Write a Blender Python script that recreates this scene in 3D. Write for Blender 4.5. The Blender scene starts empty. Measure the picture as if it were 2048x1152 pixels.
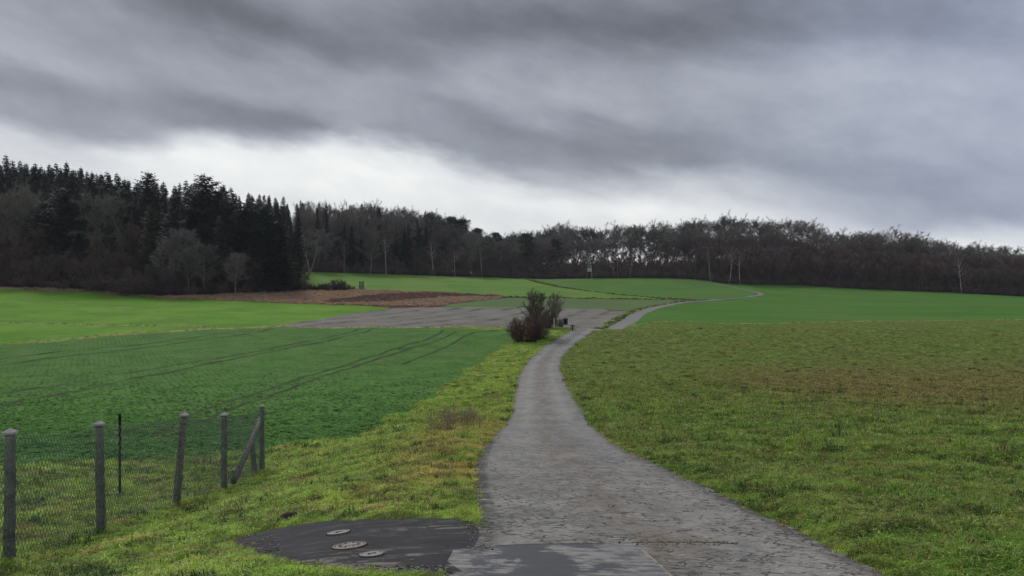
import bpy, math, random
import numpy as np
from mathutils import Vector, Matrix
from mathutils.geometry import delaunay_2d_cdt

random.seed(7)
rng = np.random.default_rng(7)
scene = bpy.context.scene
COL = scene.collection
R = math.radians
F, CX, HY = 1536.0, 1024.0, 576.0      # focal length in photo pixels, principal point, eye level row
EYE = 8.0                              # camera height in the world

# ------------------------------------------------------------------ camera
cam_d = bpy.data.cameras.new('camera'); cam = bpy.data.objects.new('camera', cam_d); COL.objects.link(cam)
cam.location = (0, 0, EYE); cam.rotation_euler = (R(90), 0, 0)
cam_d.lens = 27.0; cam_d.sensor_width = 36.0; cam_d.clip_start = 0.05; cam_d.clip_end = 12000
scene.camera = cam
scene.render.resolution_x, scene.render.resolution_y = 1024, 576
vs = scene.view_settings
vs.view_transform = 'Standard'; vs.look = 'None'; vs.gamma = 1.0; vs.use_curve_mapping = False; vs.exposure = 0.42
scene.cycles.max_bounces = 6; scene.cycles.diffuse_bounces = 3; scene.cycles.transparent_max_bounces = 8

# ------------------------------------------------------------------ node maths helper
class E:
    """a socket with arithmetic"""
    def __init__(s, nt, sock): s.nt, s.s = nt, sock
    def _m(s, op, *o, clamp=False):
        n = s.nt.nodes.new('ShaderNodeMath'); n.operation = op; n.use_clamp = clamp
        for i, v in enumerate((s,) + o):
            if isinstance(v, E): s.nt.links.new(v.s, n.inputs[i])
            else: n.inputs[i].default_value = float(v)
        return E(s.nt, n.outputs[0])
    def __add__(s, o): return s._m('ADD', o)
    __radd__ = __add__
    def __mul__(s, o): return s._m('MULTIPLY', o)
    __rmul__ = __mul__
    def __sub__(s, o): return s._m('SUBTRACT', o)
    def __rsub__(s, o): return (s * -1.0) + o
    def __truediv__(s, o): return s._m('DIVIDE', o)
    def f(s, op, *o): return s._m(op, *o)
    def clamp(s): return s._m('ADD', 0.0, clamp=True)
    def smooth(s, lo, hi):
        n = s.nt.nodes.new('ShaderNodeMapRange'); n.interpolation_type = 'SMOOTHSTEP'
        s.nt.links.new(s.s, n.inputs[0]); n.inputs[1].default_value = lo; n.inputs[2].default_value = hi
        return E(s.nt, n.outputs[0])
def vec(nt, x, y, z):
    n = nt.nodes.new('ShaderNodeCombineXYZ')
    for i, v in enumerate((x, y, z)):
        if isinstance(v, E): nt.links.new(v.s, n.inputs[i])
        else: n.inputs[i].default_value = float(v)
    return E(nt, n.outputs[0])
def sep(nt, v):
    n = nt.nodes.new('ShaderNodeSeparateXYZ'); nt.links.new(v.s, n.inputs[0])
    return [E(nt, o) for o in n.outputs]
def noise(nt, v, scale, detail=3.0, rough=0.55, dist=0.0):
    n = nt.nodes.new('ShaderNodeTexNoise')
    nt.links.new(v.s, n.inputs['Vector']); n.inputs['Scale'].default_value = scale
    n.inputs['Detail'].default_value = detail; n.inputs['Roughness'].default_value = rough
    n.inputs['Distortion'].default_value = dist
    return E(nt, n.outputs['Fac'])
def voro(nt, v, scale, feature='F1', out='Distance', rnd=1.0):
    n = nt.nodes.new('ShaderNodeTexVoronoi'); n.feature = feature
    nt.links.new(v.s, n.inputs['Vector']); n.inputs['Scale'].default_value = scale
    n.inputs['Randomness'].default_value = rnd
    return E(nt, n.outputs[out])
def mixc(nt, fac, a, b):
    n = nt.nodes.new('ShaderNodeMix'); n.data_type = 'RGBA'
    for v, s in ((fac, n.inputs[0]), (a, n.inputs[6]), (b, n.inputs[7])):
        if isinstance(v, E): nt.links.new(v.s, s)
        elif isinstance(v, (int, float)): s.default_value = v
        else: s.default_value = (*v, 1.0)
    return E(nt, n.outputs[2])
def scalec(nt, c, k):
    n = nt.nodes.new('ShaderNodeVectorMath'); n.operation = 'SCALE'
    nt.links.new(c.s, n.inputs[0])
    if isinstance(k, E): nt.links.new(k.s, n.inputs['Scale'])
    else: n.inputs['Scale'].default_value = k
    return E(nt, n.outputs[0])

# ------------------------------------------------------------------ world: Nishita sky behind an overcast deck
SUN_EL, SUN_AZ = R(42), R(-28)         # sun stands ahead and to the left, behind the cloud
w = bpy.data.worlds.new('World'); scene.world = w; w.use_nodes = True
nt = w.node_tree; nt.nodes.clear()
out = nt.nodes.new('ShaderNodeOutputWorld')
sky = nt.nodes.new('ShaderNodeTexSky'); sky.sky_type = 'NISHITA'; sky.sun_disc = False
sky.sun_elevation = SUN_EL; sky.sun_rotation = SUN_AZ
bsky = nt.nodes.new('ShaderNodeBackground'); nt.links.new(sky.outputs[0], bsky.inputs[0]); bsky.inputs[1].default_value = 0.06
tc = nt.nodes.new('ShaderNodeTexCoord')
D = E(nt, tc.outputs['Generated'])
dx, dy, dz = sep(nt, D)
az = dx.f('ARCTAN2', dy)
el = dz.f('ARCSINE')
den = dz.f('MAXIMUM', 0.0) + 0.16
P = vec(nt, dx / den, dy / den, 0.0)                     # position on the cloud deck
n1 = noise(nt, P, 0.38, 4, 0.5, 0.2)
nl = noise(nt, vec(nt, az * 3.6 + 2.0, el * 7.5 + az * 1.6, 7.0), 1.5, 6, 0.58, 0.15)
nw = noise(nt, vec(nt, az * 3.0 + el * 3.0, el * 7.5, 0.0), 1.7, 6, 0.56, 0.2)
nw2 = noise(nt, vec(nt, az * 2.2 + 5.0, el * 7.0 + az * 2.0, 3.0), 2.2, 4, 0.5, 0.1)
n5 = noise(nt, vec(nt, az * 7.0, el * 11.0 + az * 2.0, 9.0), 1.8, 6, 0.6, 0.1)
n3 = noise(nt, vec(nt, az * 5.0, el * 26.0 + az * 5.0, 3.0), 1.7, 6, 0.6, 0.3)
wa = az + (nw - 0.5) * 0.16
we = el + (nw2 - 0.5) * 0.085
def blob(px, py, sx, sy, tilt, amp):
    """a broad cloud mass: centre in photo pixels turned into azimuth/elevation"""
    a0 = math.atan((px - CX) / F); e0 = math.atan((HY - py) / math.hypot(F, px - CX))
    c, s = math.cos(R(tilt)), math.sin(R(tilt)); sx /= F; sy /= F
    X = wa - a0; Y = we - e0
    A = (X * (c / sx) + Y * (s / sx)); B = (Y * (c / sy) - X * (s / sy))
    return ((A * A + B * B) * -1.0)._m('EXPONENT') * (amp * .88)
deck = (n1 - 0.5) * 0.12 + (nl - 0.5) * 0.15 + (nw - 0.5) * 0.08 + (n5 - 0.5) * 0.12 + 0.562
for b in ((120, 120, 300, 45, -22, .10), (0, 30, 200, 50, -20, -.06), (480, 30, 330, 60, -14, -.19), (330, 225, 360, 38, -4, -.13), (900, 95, 200, 30, -6, .05),
          (680, 262, 330, 28, -8, -.07), (1150, 30, 520, 70, 2, -.21), (800, 165, 480, 38, -6, .06), (1050, 255, 330, 40, -12, -.08), (1400, 310, 420, 50, -8, -.07),
          (1980, 190, 300, 150, 0, .06), (1620, 50, 380, 50, 0, -.08), (1500, 180, 300, 40, -5, .03), (1250, 170, 300, 40, -6, .0)):
    if b[5]: deck = deck + blob(*b)
# lower edge of the deck, by azimuth
fc = nt.nodes.new('ShaderNodeFloatCurve')
edge_px = [(-900, 250), (-300, 235), (0, 236), (120, 270), (260, 284), (420, 276), (560, 288), (680, 280), (800, 294), (950, 336), (1100, 362), (1300, 368), (1500, 378), (1700, 402), (1900, 428), (2048, 440), (2600, 450)]
cm = fc.mapping; cv = cm.curves[0]
def azn(px): return (math.atan((px - CX) / F) + 1.2) / 2.4
def eln(px, py): return math.atan((HY - py) / math.hypot(F, px - CX)) * 2.0
pts = [(azn(p), eln(p, q)) for p, q in edge_px]
cv.points[0].location = (0, pts[0][1]); cv.points[1].location = (1, pts[-1][1])
for q in pts: cv.points.new(*q)
cm.update()
t = (az + 1.2) / 2.4
nt.links.new(t.clamp().s, fc.inputs['Value'])
ee = E(nt, fc.outputs[0]) * 0.5
below = ee - el + (nw - 0.5) * 0.036 + (nl - 0.5) * 0.034 + (n3 - 0.5) * 0.014
soft = az.smooth(-0.15, 0.45) * 0.045 + 0.034
bm = (below / soft + 0.5).clamp()
bm = bm * bm * (bm * -2.0 + 3.0)
bright = (nl - 0.5) * 0.13 + (n5 - 0.5) * 0.10 + (nw - 0.5) * 0.08 + 0.80
for b in ((1800, 400, 330, 60, -4, -.17), (2000, 442, 160, 20, -3, -.16), (1500, 420, 200, 25, -4, .02), (60, 310, 170, 40, -14, -.09), (450, 330, 300, 40, -6, .05), (1250, 415, 300, 26, -4, .07), (1950, 500, 150, 25, -6, .06),
          (800, 345, 130, 18, -6, .05), (1250, 385, 250, 12, -3, -.02)):
    bright = bright + blob(*b)
val = deck + (bright - deck) * bm
# the same overcast goes on all round; facing away from the sun the deck is plain
val = val.f('MAXIMUM', 0.30).f('MINIMUM', 0.86)
lin = val.f('POWER', 2.2)
cool = (az.smooth(0.15, 0.6) * 0.45 + 0.55) * (val * -2.8 + 2.45).clamp()
tint = mixc(nt, cool, (0.99, 1.0, 0.975), (0.865, 0.965, 1.27))
colr = scalec(nt, tint, lin * 1.0)
bcl = nt.nodes.new('ShaderNodeBackground'); nt.links.new(colr.s, bcl.inputs[0]); bcl.inputs[1].default_value = 1.0
mx = nt.nodes.new('ShaderNodeMixShader'); mx.inputs[0].default_value = 0.06
nt.links.new(bcl.outputs[0], mx.inputs[1]); nt.links.new(bsky.outputs[0], mx.inputs[2]); nt.links.new(mx.outputs[0], out.inputs[0])
w.cycles.sampling_method = 'MANUAL'; w.cycles.sample_map_resolution = 512

sl = bpy.data.lights.new('sun', 'SUN'); sun = bpy.data.objects.new('sun', sl); COL.objects.link(sun)
sl.energy = 1.5; sl.angle = R(16); sl.color = (1.0, 0.96, 0.90)
sdir = Vector((math.sin(SUN_AZ) * math.cos(SUN_EL), math.cos(SUN_AZ) * math.cos(SUN_EL), math.sin(SUN_EL)))
sun.rotation_euler = sdir.to_track_quat('Z', 'Y').to_euler(); sun.location = (0, 0, 60)

# ------------------------------------------------------------------ terrain height
# control points: column, row, depth -> the drop below the eye is (row-576)/1536*depth
CP = []
def cp(px, py, d): CP.append(((px - CX) * d / F, d, (py - HY) / F * d))
def cw(X, d, drop): CP.append((X, d, drop))
for d in (1.5, 5, 8, 12, 17, 26):
    for X in (-2.0, 2, 6, 12, 22): cw(X * (1 if d > 4 else .6), d, 1.6 + .118 * d)
    for X in (-5.0, -9, -16, -26): cw(X * (1 if d > 4 else 1), d, 2.12 + .118 * d)
for d, pr in ((37, 800), (55, 750), (70, 720), (76, 699), (82, 680), (90, 657)):
    for px in (1090, 1180, 1400, 1750, 2200): cp(px, pr - (0 if px > 1150 else 0), d)
cp(1215, 668, 104); cp(1240, 655, 114)
for px in (1300, 1500, 1800): cp(px, 646, 108)
cp(2100, 640, 108); cp(2500, 636, 108)
for d, pr in ((37, 838), (46, 796), (62, 742), (82, 690)):
    for px in (-400, 0, 350, 700): cp(px, pr, d)
cp(870, 790, 47); cp(930, 742, 62); cp(985, 690, 82)
cp(1010, 658, 100); cp(900, 656, 101); cp(700, 656, 101); cp(530, 655, 101); cp(300, 667, 92); cp(0, 691, 84); cp(-400, 715, 76)
cp(0, 640, 115); cp(0, 600, 150); cp(0, 575, 172); cp(-400, 600, 140); cp(-400, 570, 165)
cp(300, 620, 140); cp(300, 592, 175); cp(600, 610, 157); cp(600, 586, 183); cp(700, 562, 232); cp(700, 546, 275)
cp(800, 615, 158); cp(900, 590, 195); cp(900, 553, 285); cp(1040, 616, 160); cp(1040, 596, 192); cp(1050, 558, 300)
cp(1200, 617, 160); cp(1246, 649, 121); cp(1262, 638, 131); cp(1280, 626, 143); cp(1315, 613, 170); cp(1370, 604, 198)
cp(1440, 599, 222); cp(1528, 588, 256); cp(1400, 560, 306); cp(1200, 557, 300); cp(1500, 567, 305)
cp(1500, 620, 155); cp(1800, 618, 165); cp(2100, 614, 180); cp(1800, 597, 230); cp(1750, 578, 300); cp(2048, 592, 290); cp(2500, 610, 270)
for px, d, dr in ((-400, 250, -14), (0, 250, -13), (300, 250, -8.5), (600, 330, -13), (900, 350, -8), (1020, 360, -4), (1200, 370, -8), (1450, 370, -11),
                  (1700, 370, -6), (1900, 360, -2), (2048, 350, 1.5), (2500, 340, 4)): cw((px - CX) * d / F, d, dr)
for px in (-600, 0, 600, 1200, 1800, 2600):
    cw((px - CX) * 620 / F, 620, -2); cw((px - CX) * 3500 / F, 3500, 14)
CP = np.array(CP)
C0 = 9.0
def warp(X, Y):
    Y = np.maximum(Y, -4.0)
    return np.clip(X / (Y + C0), -2.2, 2.2) * 1.6, np.log(Y + C0)
def tps_k(r2): return np.where(r2 > 1e-12, r2 * np.log(np.maximum(r2, 1e-12)), 0.0)
cu, cvv = warp(CP[:, 0], CP[:, 1])
base_of = lambda Y: 1.6 + .118 * np.minimum(np.maximum(Y, -4), 26)   # trend removed before fitting
n = len(CP)
K = tps_k((cu[:, None] - cu) ** 2 + (cvv[:, None] - cvv) ** 2) + np.eye(n) * 2e-4
Pm = np.c_[np.ones(n), cu, cvv]
A = np.zeros((n + 3, n + 3)); A[:n, :n] = K; A[:n, n:] = Pm; A[n:, :n] = Pm.T
sol = np.linalg.solve(A, np.r_[CP[:, 2] - base_of(CP[:, 1]), 0, 0, 0])
def smooth_z(X, Y):
    X = np.asarray(X, float); Y = np.asarray(Y, float); sh = X.shape; X = X.ravel(); Y = Y.ravel()
    o = np.empty(len(X))
    for i in range(0, len(X), 20000):
        u, v = warp(X[i:i + 20000], Y[i:i + 20000])
        k = tps_k((u[:, None] - cu) ** 2 + (v[:, None] - cvv) ** 2)
        o[i:i + 20000] = k @ sol[:n] + sol[n] + sol[n + 1] * u + sol[n + 2] * v
    return (EYE - (o + base_of(Y))).reshape(sh)
def hit(px, py, lo=3.0, hi=340.0):
    d = np.exp(np.linspace(math.log(lo), math.log(hi), 500)); X = (px - CX) * d / F
    g = smooth_z(X, d) - (EYE - (py - HY) / F * d)          # ground above the ray
    i = np.argmax(g > 0)
    if not (g > 0).any(): return (px - CX) * hi / F, hi
    if i == 0: return X[0], d[0]
    t = g[i - 1] / (g[i - 1] - g[i]); dd = d[i - 1] + (d[i] - d[i - 1]) * t
    return (px - CX) * dd / F, dd
def poly(pts, lo=3.0, hi=340.0): return [hit(*p, lo, hi) if len(p) == 2 else ((p[0] - CX) * p[2] / F, p[2]) for p in pts]

# ------------------------------------------------------------------ regions of the ground (world XY outlines)
def resample(pl, closed=True, k=.02, wig=0.0):
    o = []; m = len(pl)
    for i in range(m if closed else m - 1):
        a = np.array(pl[i]); b = np.array(pl[(i + 1) % m]); L = np.linalg.norm(b - a)
        st = max(.12, k * (abs(a[1]) + 4)); c = max(1, int(L / st))
        for j in range(c):
            q = a + (b - a) * j / c; o.append(q)
    if not closed: o.append(np.array(pl[-1]))
    o = np.array(o)
    if wig:
        x, y = o[:, 0], o[:, 1]; s = np.minimum(1 + np.maximum(y, 0) / 25, 4) * wig
        f = 1 / np.minimum(1 + np.maximum(y, 0) / 25, 4)
        o = o + np.c_[np.sin(x * 3.1 * f + y * 4.3 * f) + .6 * np.sin(y * 9.7 * f + 1.3) + .4 * np.sin(x * 17 * f + y * 11 * f), np.sin(x * 3.9 * f + 2.0 + y * 2.1 * f) + .6 * np.sin(x * 8.3 * f + .4)] * s[:, None] * .5
    return o
def chaikin(pl, it=2, closed=False):
    pl = [np.array(p, float) for p in pl]
    for _ in range(it):
        o = [] if closed else [pl[0]]
        for i in range(len(pl) if closed else len(pl) - 1):
            a, b = pl[i], pl[(i + 1) % len(pl)]
            o += [a * .75 + b * .25, a * .25 + b * .75]
        if not closed: o.append(pl[-1])
        pl = o
    return pl
def strip(pl, wd):
    pl = chaikin(pl); L, Rr = [], []
    for i, p in enumerate(pl):
        t = pl[min(i + 1, len(pl) - 1)] - pl[max(i - 1, 0)]; t = t / (np.linalg.norm(t) + 1e-9); nn = np.array([t[1], -t[0]])
        ww = wd if not callable(wd) else wd(i / (len(pl) - 1))
        L.append(p - nn * ww / 2); Rr.append(p + nn * ww / 2)
    return L + Rr[::-1]
RL = [(960, 1088), (955, 1040), (948, 1000), (944, 960), (946, 930), (960, 900), (976, 880), (997, 860), (1012, 840), (1021, 820), (1025, 800), (1030, 780), (1035, 760), (1042, 740), (1056, 722), (1076, 703), (1094, 690), (1110, 680), (1126, 670), (1140, 662), (1150, 657)]
RR = [(1790, 1152), (1670, 1100), (1575, 1050), (1465, 1000), (1385, 960), (1318, 930), (1248, 897), (1216, 878), (1197, 860), (1180, 840), (1164, 820), (1152, 800), (1141, 780), (1129, 760), (1121, 740), (1119, 725), (1126, 710), (1142, 695), (1158, 683), (1172, 672), (1187, 663), (1197, 657)]
rl = [(-1.6, -9.), (-.55, 3.0), (-.45, 6.0)] + poly(RL, hi=95); rr = [(2.9, -9.), (3.0, 3.0), (3.05, 5.)] + poly(RR, hi=95)
far_line = [(1172, 0, 88), (1188, 0, 96), (1212, 0, 105), (1231, 0, 113), (1246, 0, 121), (1262, 0, 131), (1280, 0, 143), (1315, 0, 168), (1370, 0, 198), (1440, 0, 222), (1505, 0, 243), (1526, 0, 254), (1512, 0, 268), (1460, 0, 290), (1400, 0, 308), (1340, 0, 322)]
far_w = [((p - CX) * d / F, d) for p, _, d in far_line]
REG = []      # (name, outline) – the first that contains a point wins
def reg(name, pl, wig=0.0): REG.append((name, resample(pl, True, wig=wig)))
REG_J = 1
reg('slab_joint', strip(poly([(1268, 1086), (1306, 1118)]) + poly([(1345, 1152)]) + [(1.38, 3.0)], .022), .004)
reg('road_crack', strip(poly([(1262, 1085), (1340, 1084), (1420, 1084.5), (1475, 1088)]), lambda t: .035 + .05 * max(0, t - .55)), .006)
reg('road_crack', strip(poly([(905, 1100), (1000, 1091), (1262, 1085.5)]), .014), .004)
slab = poly([(905, 1099), (1000, 1090), (1268, 1085), (1345, 1152)]) + [(1.35, 3.0), (.9, 1.0), (-2.2, 1.0), (-.95, 5.2)] + poly([(925, 1142), (893, 1122)])
reg('concrete_slab', slab, .012)
apron = poly([(452, 1088), (480, 1075), (560, 1056), (640, 1042), (740, 1037), (850, 1036), (950, 1040), (962, 1066), (962, 1086), (940, 1100), (950, 1152), (890, 1150), (800, 1146), (700, 1143), (640, 1140), (580, 1132), (545, 1118), (505, 1112)])
reg('asphalt_apron', chaikin(apron, 1, True), .035)
REG.append(('farm_road', np.vstack([resample(chaikin(rl, 2), False, wig=.035), resample(chaikin(rr, 2), False, wig=.035)[::-1]])))
reg('far_road', strip(far_w, lambda t: 3.1 - 1.2 * max(0, min(1, (t - .32) / .2)) - .8 * max(0, min(1, (t - .70) / .1))), .06)
def line(name, pts, wd, wig=.05, hi=340): reg(name, strip(poly(pts, hi=hi), wd), wig)
verge_far = [((p - CX) * d / F, d) for p, d in ((1176, 95), (1187, 101), (1212, 113), (1236, 125), (1252, 137), (1275, 150), (1320, 176), (1372, 203))]
reg('roadside_bank', strip(verge_far, lambda t: 5.5 - 4.6 * t), .08)
line('field_margin', [(-300, 712), (0, 689), (150, 677), (300, 664), (420, 659), (530, 654), (640, 656), (800, 655.5), (900, 655.5), (1030, 656)], 1.8)
line('field_margin', [(-300, 640), (0, 645), (180, 649), (330, 652), (440, 655)], 1.3)
line('field_margin', [(1262, 651), (1400, 648), (1600, 645), (1850, 641), (2048, 640), (2400, 638)], 1.6)
reg('fallow_field', strip(poly([(-300, 567), (0, 575), (120, 580), (220, 585), (330, 594), (400, 598)]), 5.0), .3)
line('ditch', [(1040, 556), (1060, 561), (1100, 571), (1150, 579), (1250, 591), (1330, 597), (1390, 600)], 2.4)
line('ditch', [(940, 594), (1040, 594.5), (1150, 597), (1250, 598), (1385, 600.5)], 3.0)
reg('wheel_track', strip(poly([(545, 658), (500, 668), (380, 684), (200, 706), (0, 731), (-200, 752)]), .5), .03)
reg('wheel_track', strip(poly([(520, 658), (470, 665), (350, 681), (180, 699), (0, 719), (-200, 738)]), .4), .03)
reg('wheel_track', strip(poly([(716, 659), (700, 666), (600, 688), (400, 722), (200, 755), (0, 790), (-200, 830)]), .45), .03)
reg('wheel_track', strip(poly([(748, 659), (725, 666), (645, 684), (480, 715), (240, 762), (0, 812), (-200, 860)]), .45), .03)
reg('wheel_track', strip(poly([(885, 661), (878, 671), (790, 697), (640, 745), (480, 795), (300, 850), (150, 905)]), .42), .03)
reg('wheel_track', strip(poly([(912, 664), (890, 677), (820, 697), (690, 738), (540, 790), (400, 838), (260, 890)]), .42), .03)
reg('wheel_track', strip(poly([(940, 666), (985, 662), (1000, 661)]), .9), .03)
line('wheel_track', [(950, 665), (900, 690), (800, 730)], .35)
line('bare_soil', [(655, 606), (740, 600), (830, 592), (900, 590), (960, 591), (1000, 594)], lambda t: 3 + 12 * math.sin(math.pi * min(1, t * 1.1)), .25)
reg('rapeseed_field', poly([(-500, 985), (-200, 962), (100, 937), (300, 925), (530, 903), (740, 872), (800, 832), (860, 797), (900, 768), (940, 738), (975, 712), (1010, 690), (1025, 684), (1030, 659), (900, 656), (750, 657), (530, 655), (300, 667), (150, 680), (0, 691), (-300, 714), (-500, 730)]), .18)
reg('ploughed_field', poly([(540, 655), (620, 642), (700, 628), (790, 616), (900, 614), (1040, 615), (1200, 618), (1256, 623)]) + [((1225 - CX) * 118 / F, 118), ((1195 - CX) * 100 / F, 100), ((1152 - CX) * 93 / F, 93)] + poly([(1030, 657), (900, 655.5), (750, 656)]), .12)
reg('fallow_field', poly([(330, 594), (430, 589), (560, 586), (600, 582), (700, 579), (760, 581), (850, 584), (950, 588), (1015, 592), (1000, 598), (940, 604), (880, 612), (790, 613), (700, 611), (560, 607), (430, 600)]), .35)
reg('green_field', poly([(-500, 720), (-300, 712), (0, 689), (300, 665), (530, 655), (620, 642), (700, 628), (785, 616), (700, 611), (560, 607), (430, 600), (330, 593), (200, 583), (0, 574), (-300, 566), (-500, 562)]), .15)
reg('sprouting_field', poly([(880, 612), (940, 604), (1010, 596), (1120, 596.5), (1250, 598), (1388, 601), (1330, 610), (1262, 622), (1200, 618), (1040, 615), (900, 614)]), .12)
reg('upper_field', poly([(570, 541), (700, 546), (900, 553), (1040, 557), (1060, 561), (1150, 580), (1250, 592), (1390, 600), (1250, 598), (1015, 595), (850, 585), (760, 582), (710, 579), (600, 575), (560, 560)]), .15)
reg('crest_field', poly([(1050, 558), (1200, 556.5), (1390, 558), (1450, 566), (1500, 573), (1524, 583), (1500, 592), (1390, 600), (1250, 592), (1150, 580)]), .12)
reg('winter_wheat_field', poly([(1262, 650), (1400, 648), (1600, 645), (1850, 641), (2048, 640), (2500, 637), (2700, 612), (2300, 604), (2048, 593), (1800, 581), (1600, 571), (1480, 566), (1440, 566), (1500, 573), (1524, 583), (1500, 594), (1400, 604), (1330, 612), (1290, 626), (1265, 645)]), .12)
edge_forest = poly([(-500, 562), (-300, 566), (0, 574), (200, 583), (330, 594), (430, 589), (560, 586), (600, 575), (560, 560), (570, 541), (700, 546), (900, 553), (1040, 557), (1200, 556.5), (1390, 558), (1440, 566), (1600, 571), (1800, 581), (2048, 593), (2300, 604), (2700, 612)])
LR = {'wheel_track', 'ditch'}
def inside(pl, X, Y):
    x0, y0 = pl.min(0); x1, y1 = pl.max(0)
    r = np.zeros(len(X), bool); m = np.where((X >= x0) & (X <= x1) & (Y >= y0) & (Y <= y1))[0]
    if not len(m): return r
    x, y = X[m], Y[m]; c = np.zeros(len(m), bool)
    ax, ay = pl[:, 0], pl[:, 1]; bx, by = np.roll(ax, -1), np.roll(ay, -1)
    for i in range(len(pl)):
        if ay[i] == by[i]: continue
        k = ((ay[i] > y) != (by[i] > y)) & (x < (bx[i] - ax[i]) * (y - ay[i]) / (by[i] - ay[i]) + ax[i])
        c ^= k
    r[m] = c; return r
ctr = [(-9., .6), (3., 1.3), (6., 1.35), (12, 1.8), (17, 1.7), (26, 2.0), (37, 1.9), (55, 2.0), (75, 4.0), (90, 8.8), (110, 14)]
ctr = np.array(ctr)
NAMES = []
for nm, _ in REG:
    if nm not in NAMES: NAMES.append(nm)
NAMES += ['meadow', 'grass_verge', 'woodland_floor']
NI = {k: i for i, k in enumerate(NAMES)}
def region(X, Y):
    o = np.full(len(X), -1)
    for nm, pl in REG:
        free = np.where(o < 0)[0]
        if not len(free): break
        k = inside(pl, X[free], Y[free]); o[free[k]] = NI[nm]
    f = o < 0
    right = X > np.interp(Y, ctr[:, 0], ctr[:, 1])
    far = Y > np.where(X > 10, 118, 112)
    o[f & right & ~far] = NI['meadow']; o[f & ~right & ~far] = NI['grass_verge']; o[f & far] = NI['woodland_floor']
    return o

# small unevenness of everything but the hard surfaces
WV = [(rng.uniform(0, 6.28), 10 ** rng.uniform(-.15, 1.0), rng.uniform(0, 6.28)) for _ in range(14)]
ROUGH = {'slab_joint': 0, 'road_crack': 0, 'concrete_slab': 0, 'asphalt_apron': .12, 'farm_road': .18, 'far_road': .2}
def rough(X, Y):
    o = np.zeros(len(X))
    for a, wl, ph in WV:
        o += np.sin((X * math.cos(a) + Y * math.sin(a)) * 6.283 / wl + ph) * .0065 * wl ** .6 * (1.5 if wl < 2 else 1.0)
    return o
def ground_z(X, Y, fl=1.0):
    X = np.atleast_1d(np.asarray(X, float)); Y = np.atleast_1d(np.asarray(Y, float))
    return smooth_z(X, Y) + rough(X, Y) * fl
# distance to hard edge decides how much unevenness: build a lookup on the road outline
hard = [pl for nm, pl in REG if nm in ROUGH]
hp = np.vstack(hard)
def full_z(X, Y):
    X = np.atleast_1d(np.asarray(X, float)); Y = np.atleast_1d(np.asarray(Y, float))
    k = np.ones(len(X))
    near = (Y < 100)
    ins = np.zeros(len(X), bool)
    for pl in hard: ins |= inside(pl, X, Y)
    idx = np.where(near)[0]
    for i in range(0, len(idx), 4000):
        j = idx[i:i + 4000]
        q = hp[hp[:, 1] < 105]
        dd = np.sqrt(((X[j, None] - q[:, 0]) ** 2 + (Y[j, None] - q[:, 1]) ** 2).min(1))
        k[j] = np.minimum(1, dd / 1.0)
    sgn = np.where(ins, 0.12, 1.0) * k
    lift = np.where(ins, 0, .035 * k)     # turf stands a little above the asphalt
    return smooth_z(X, Y) + rough(X, Y) * sgn + lift

# ------------------------------------------------------------------ object helpers
def tag(o, label=None, cat=None, group=None, kind=None):
    if label: o['label'] = label
    if cat: o['category'] = cat
    if group: o['group'] = group
    if kind: o['kind'] = kind
    return o
def empty(name, loc, rz=0.0):
    o = bpy.data.objects.new(name, None); COL.objects.link(o); o.location = loc; o.rotation_euler = (0, 0, rz); o.empty_display_size = .3
    return o
class MB:
    def __init__(s): s.v = []; s.f = []
    def quad(s, a, b, c, d):
        i = len(s.v); s.v += [a, b, c, d]; s.f.append((i, i + 1, i + 2, i + 3))
    def tri(s, a, b, c):
        i = len(s.v); s.v += [a, b, c]; s.f.append((i, i + 1, i + 2))
    def tube(s, pts, rad, sides=5, cap=True):
        pts = [Vector(p) for p in pts]; base = len(s.v); prev = None
        for i, p in enumerate(pts):
            t = (pts[min(i + 1, len(pts) - 1)] - pts[max(i - 1, 0)]).normalized()
            if prev is None: u = t.cross(Vector((0.31, 0.9, 0.2))).normalized() if abs(t.z) > .8 else t.cross(Vector((0, 0, 1))).normalized()
            else: u = (prev - t * prev.dot(t)).normalized()
            prev = u; v = t.cross(u)
            r = rad[i] if hasattr(rad, '__len__') else rad
            for k in range(sides):
                a = 6.28318 * k / sides; q = p + (u * math.cos(a) + v * math.sin(a)) * r; s.v.append(tuple(q))
        for i in range(len(pts) - 1):
            for k in range(sides):
                a = base + i * sides + k; b = base + i * sides + (k + 1) % sides
                s.f.append((a, b, b + sides, a + sides))
        if cap:
            s.f.append(tuple(base + k for k in range(sides))[::-1]); s.f.append(tuple(base + (len(pts) - 1) * sides + k for k in range(sides)))
    def box(s, c, h, rot=None):
        c = Vector(c); i = len(s.v)
        for X in (-1, 1):
            for Y in (-1, 1):
                for Z in (-1, 1):
                    q = Vector((X * h[0], Y * h[1], Z * h[2]))
                    if rot is not None: q = rot @ q
                    s.v.append(tuple(c + q))
        for f in ((0, 1, 3, 2), (4, 6, 7, 5), (0, 4, 5, 1), (2, 3, 7, 6), (0, 2, 6, 4), (1, 5, 7, 3)): s.f.append(tuple(i + k for k in f))
    def data(s, name, mat, smooth=False):
        m = bpy.data.meshes.new(name); m.from_pydata(s.v, [], s.f)
        if mat: m.materials.append(mat)
        if smooth: m.polygons.foreach_set('use_smooth', [True] * len(m.polygons))
        m.update(); return m
    def build(s, name, mat, parent=None, smooth=False, loc=(0, 0, 0)):
        return link(name, s.data(name, mat, smooth), parent, loc)
def link(name, me, parent=None, loc=(0, 0, 0)):
    o = bpy.data.objects.new(name, me); COL.objects.link(o); o.parent = parent; o.location = loc; return o

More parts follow.
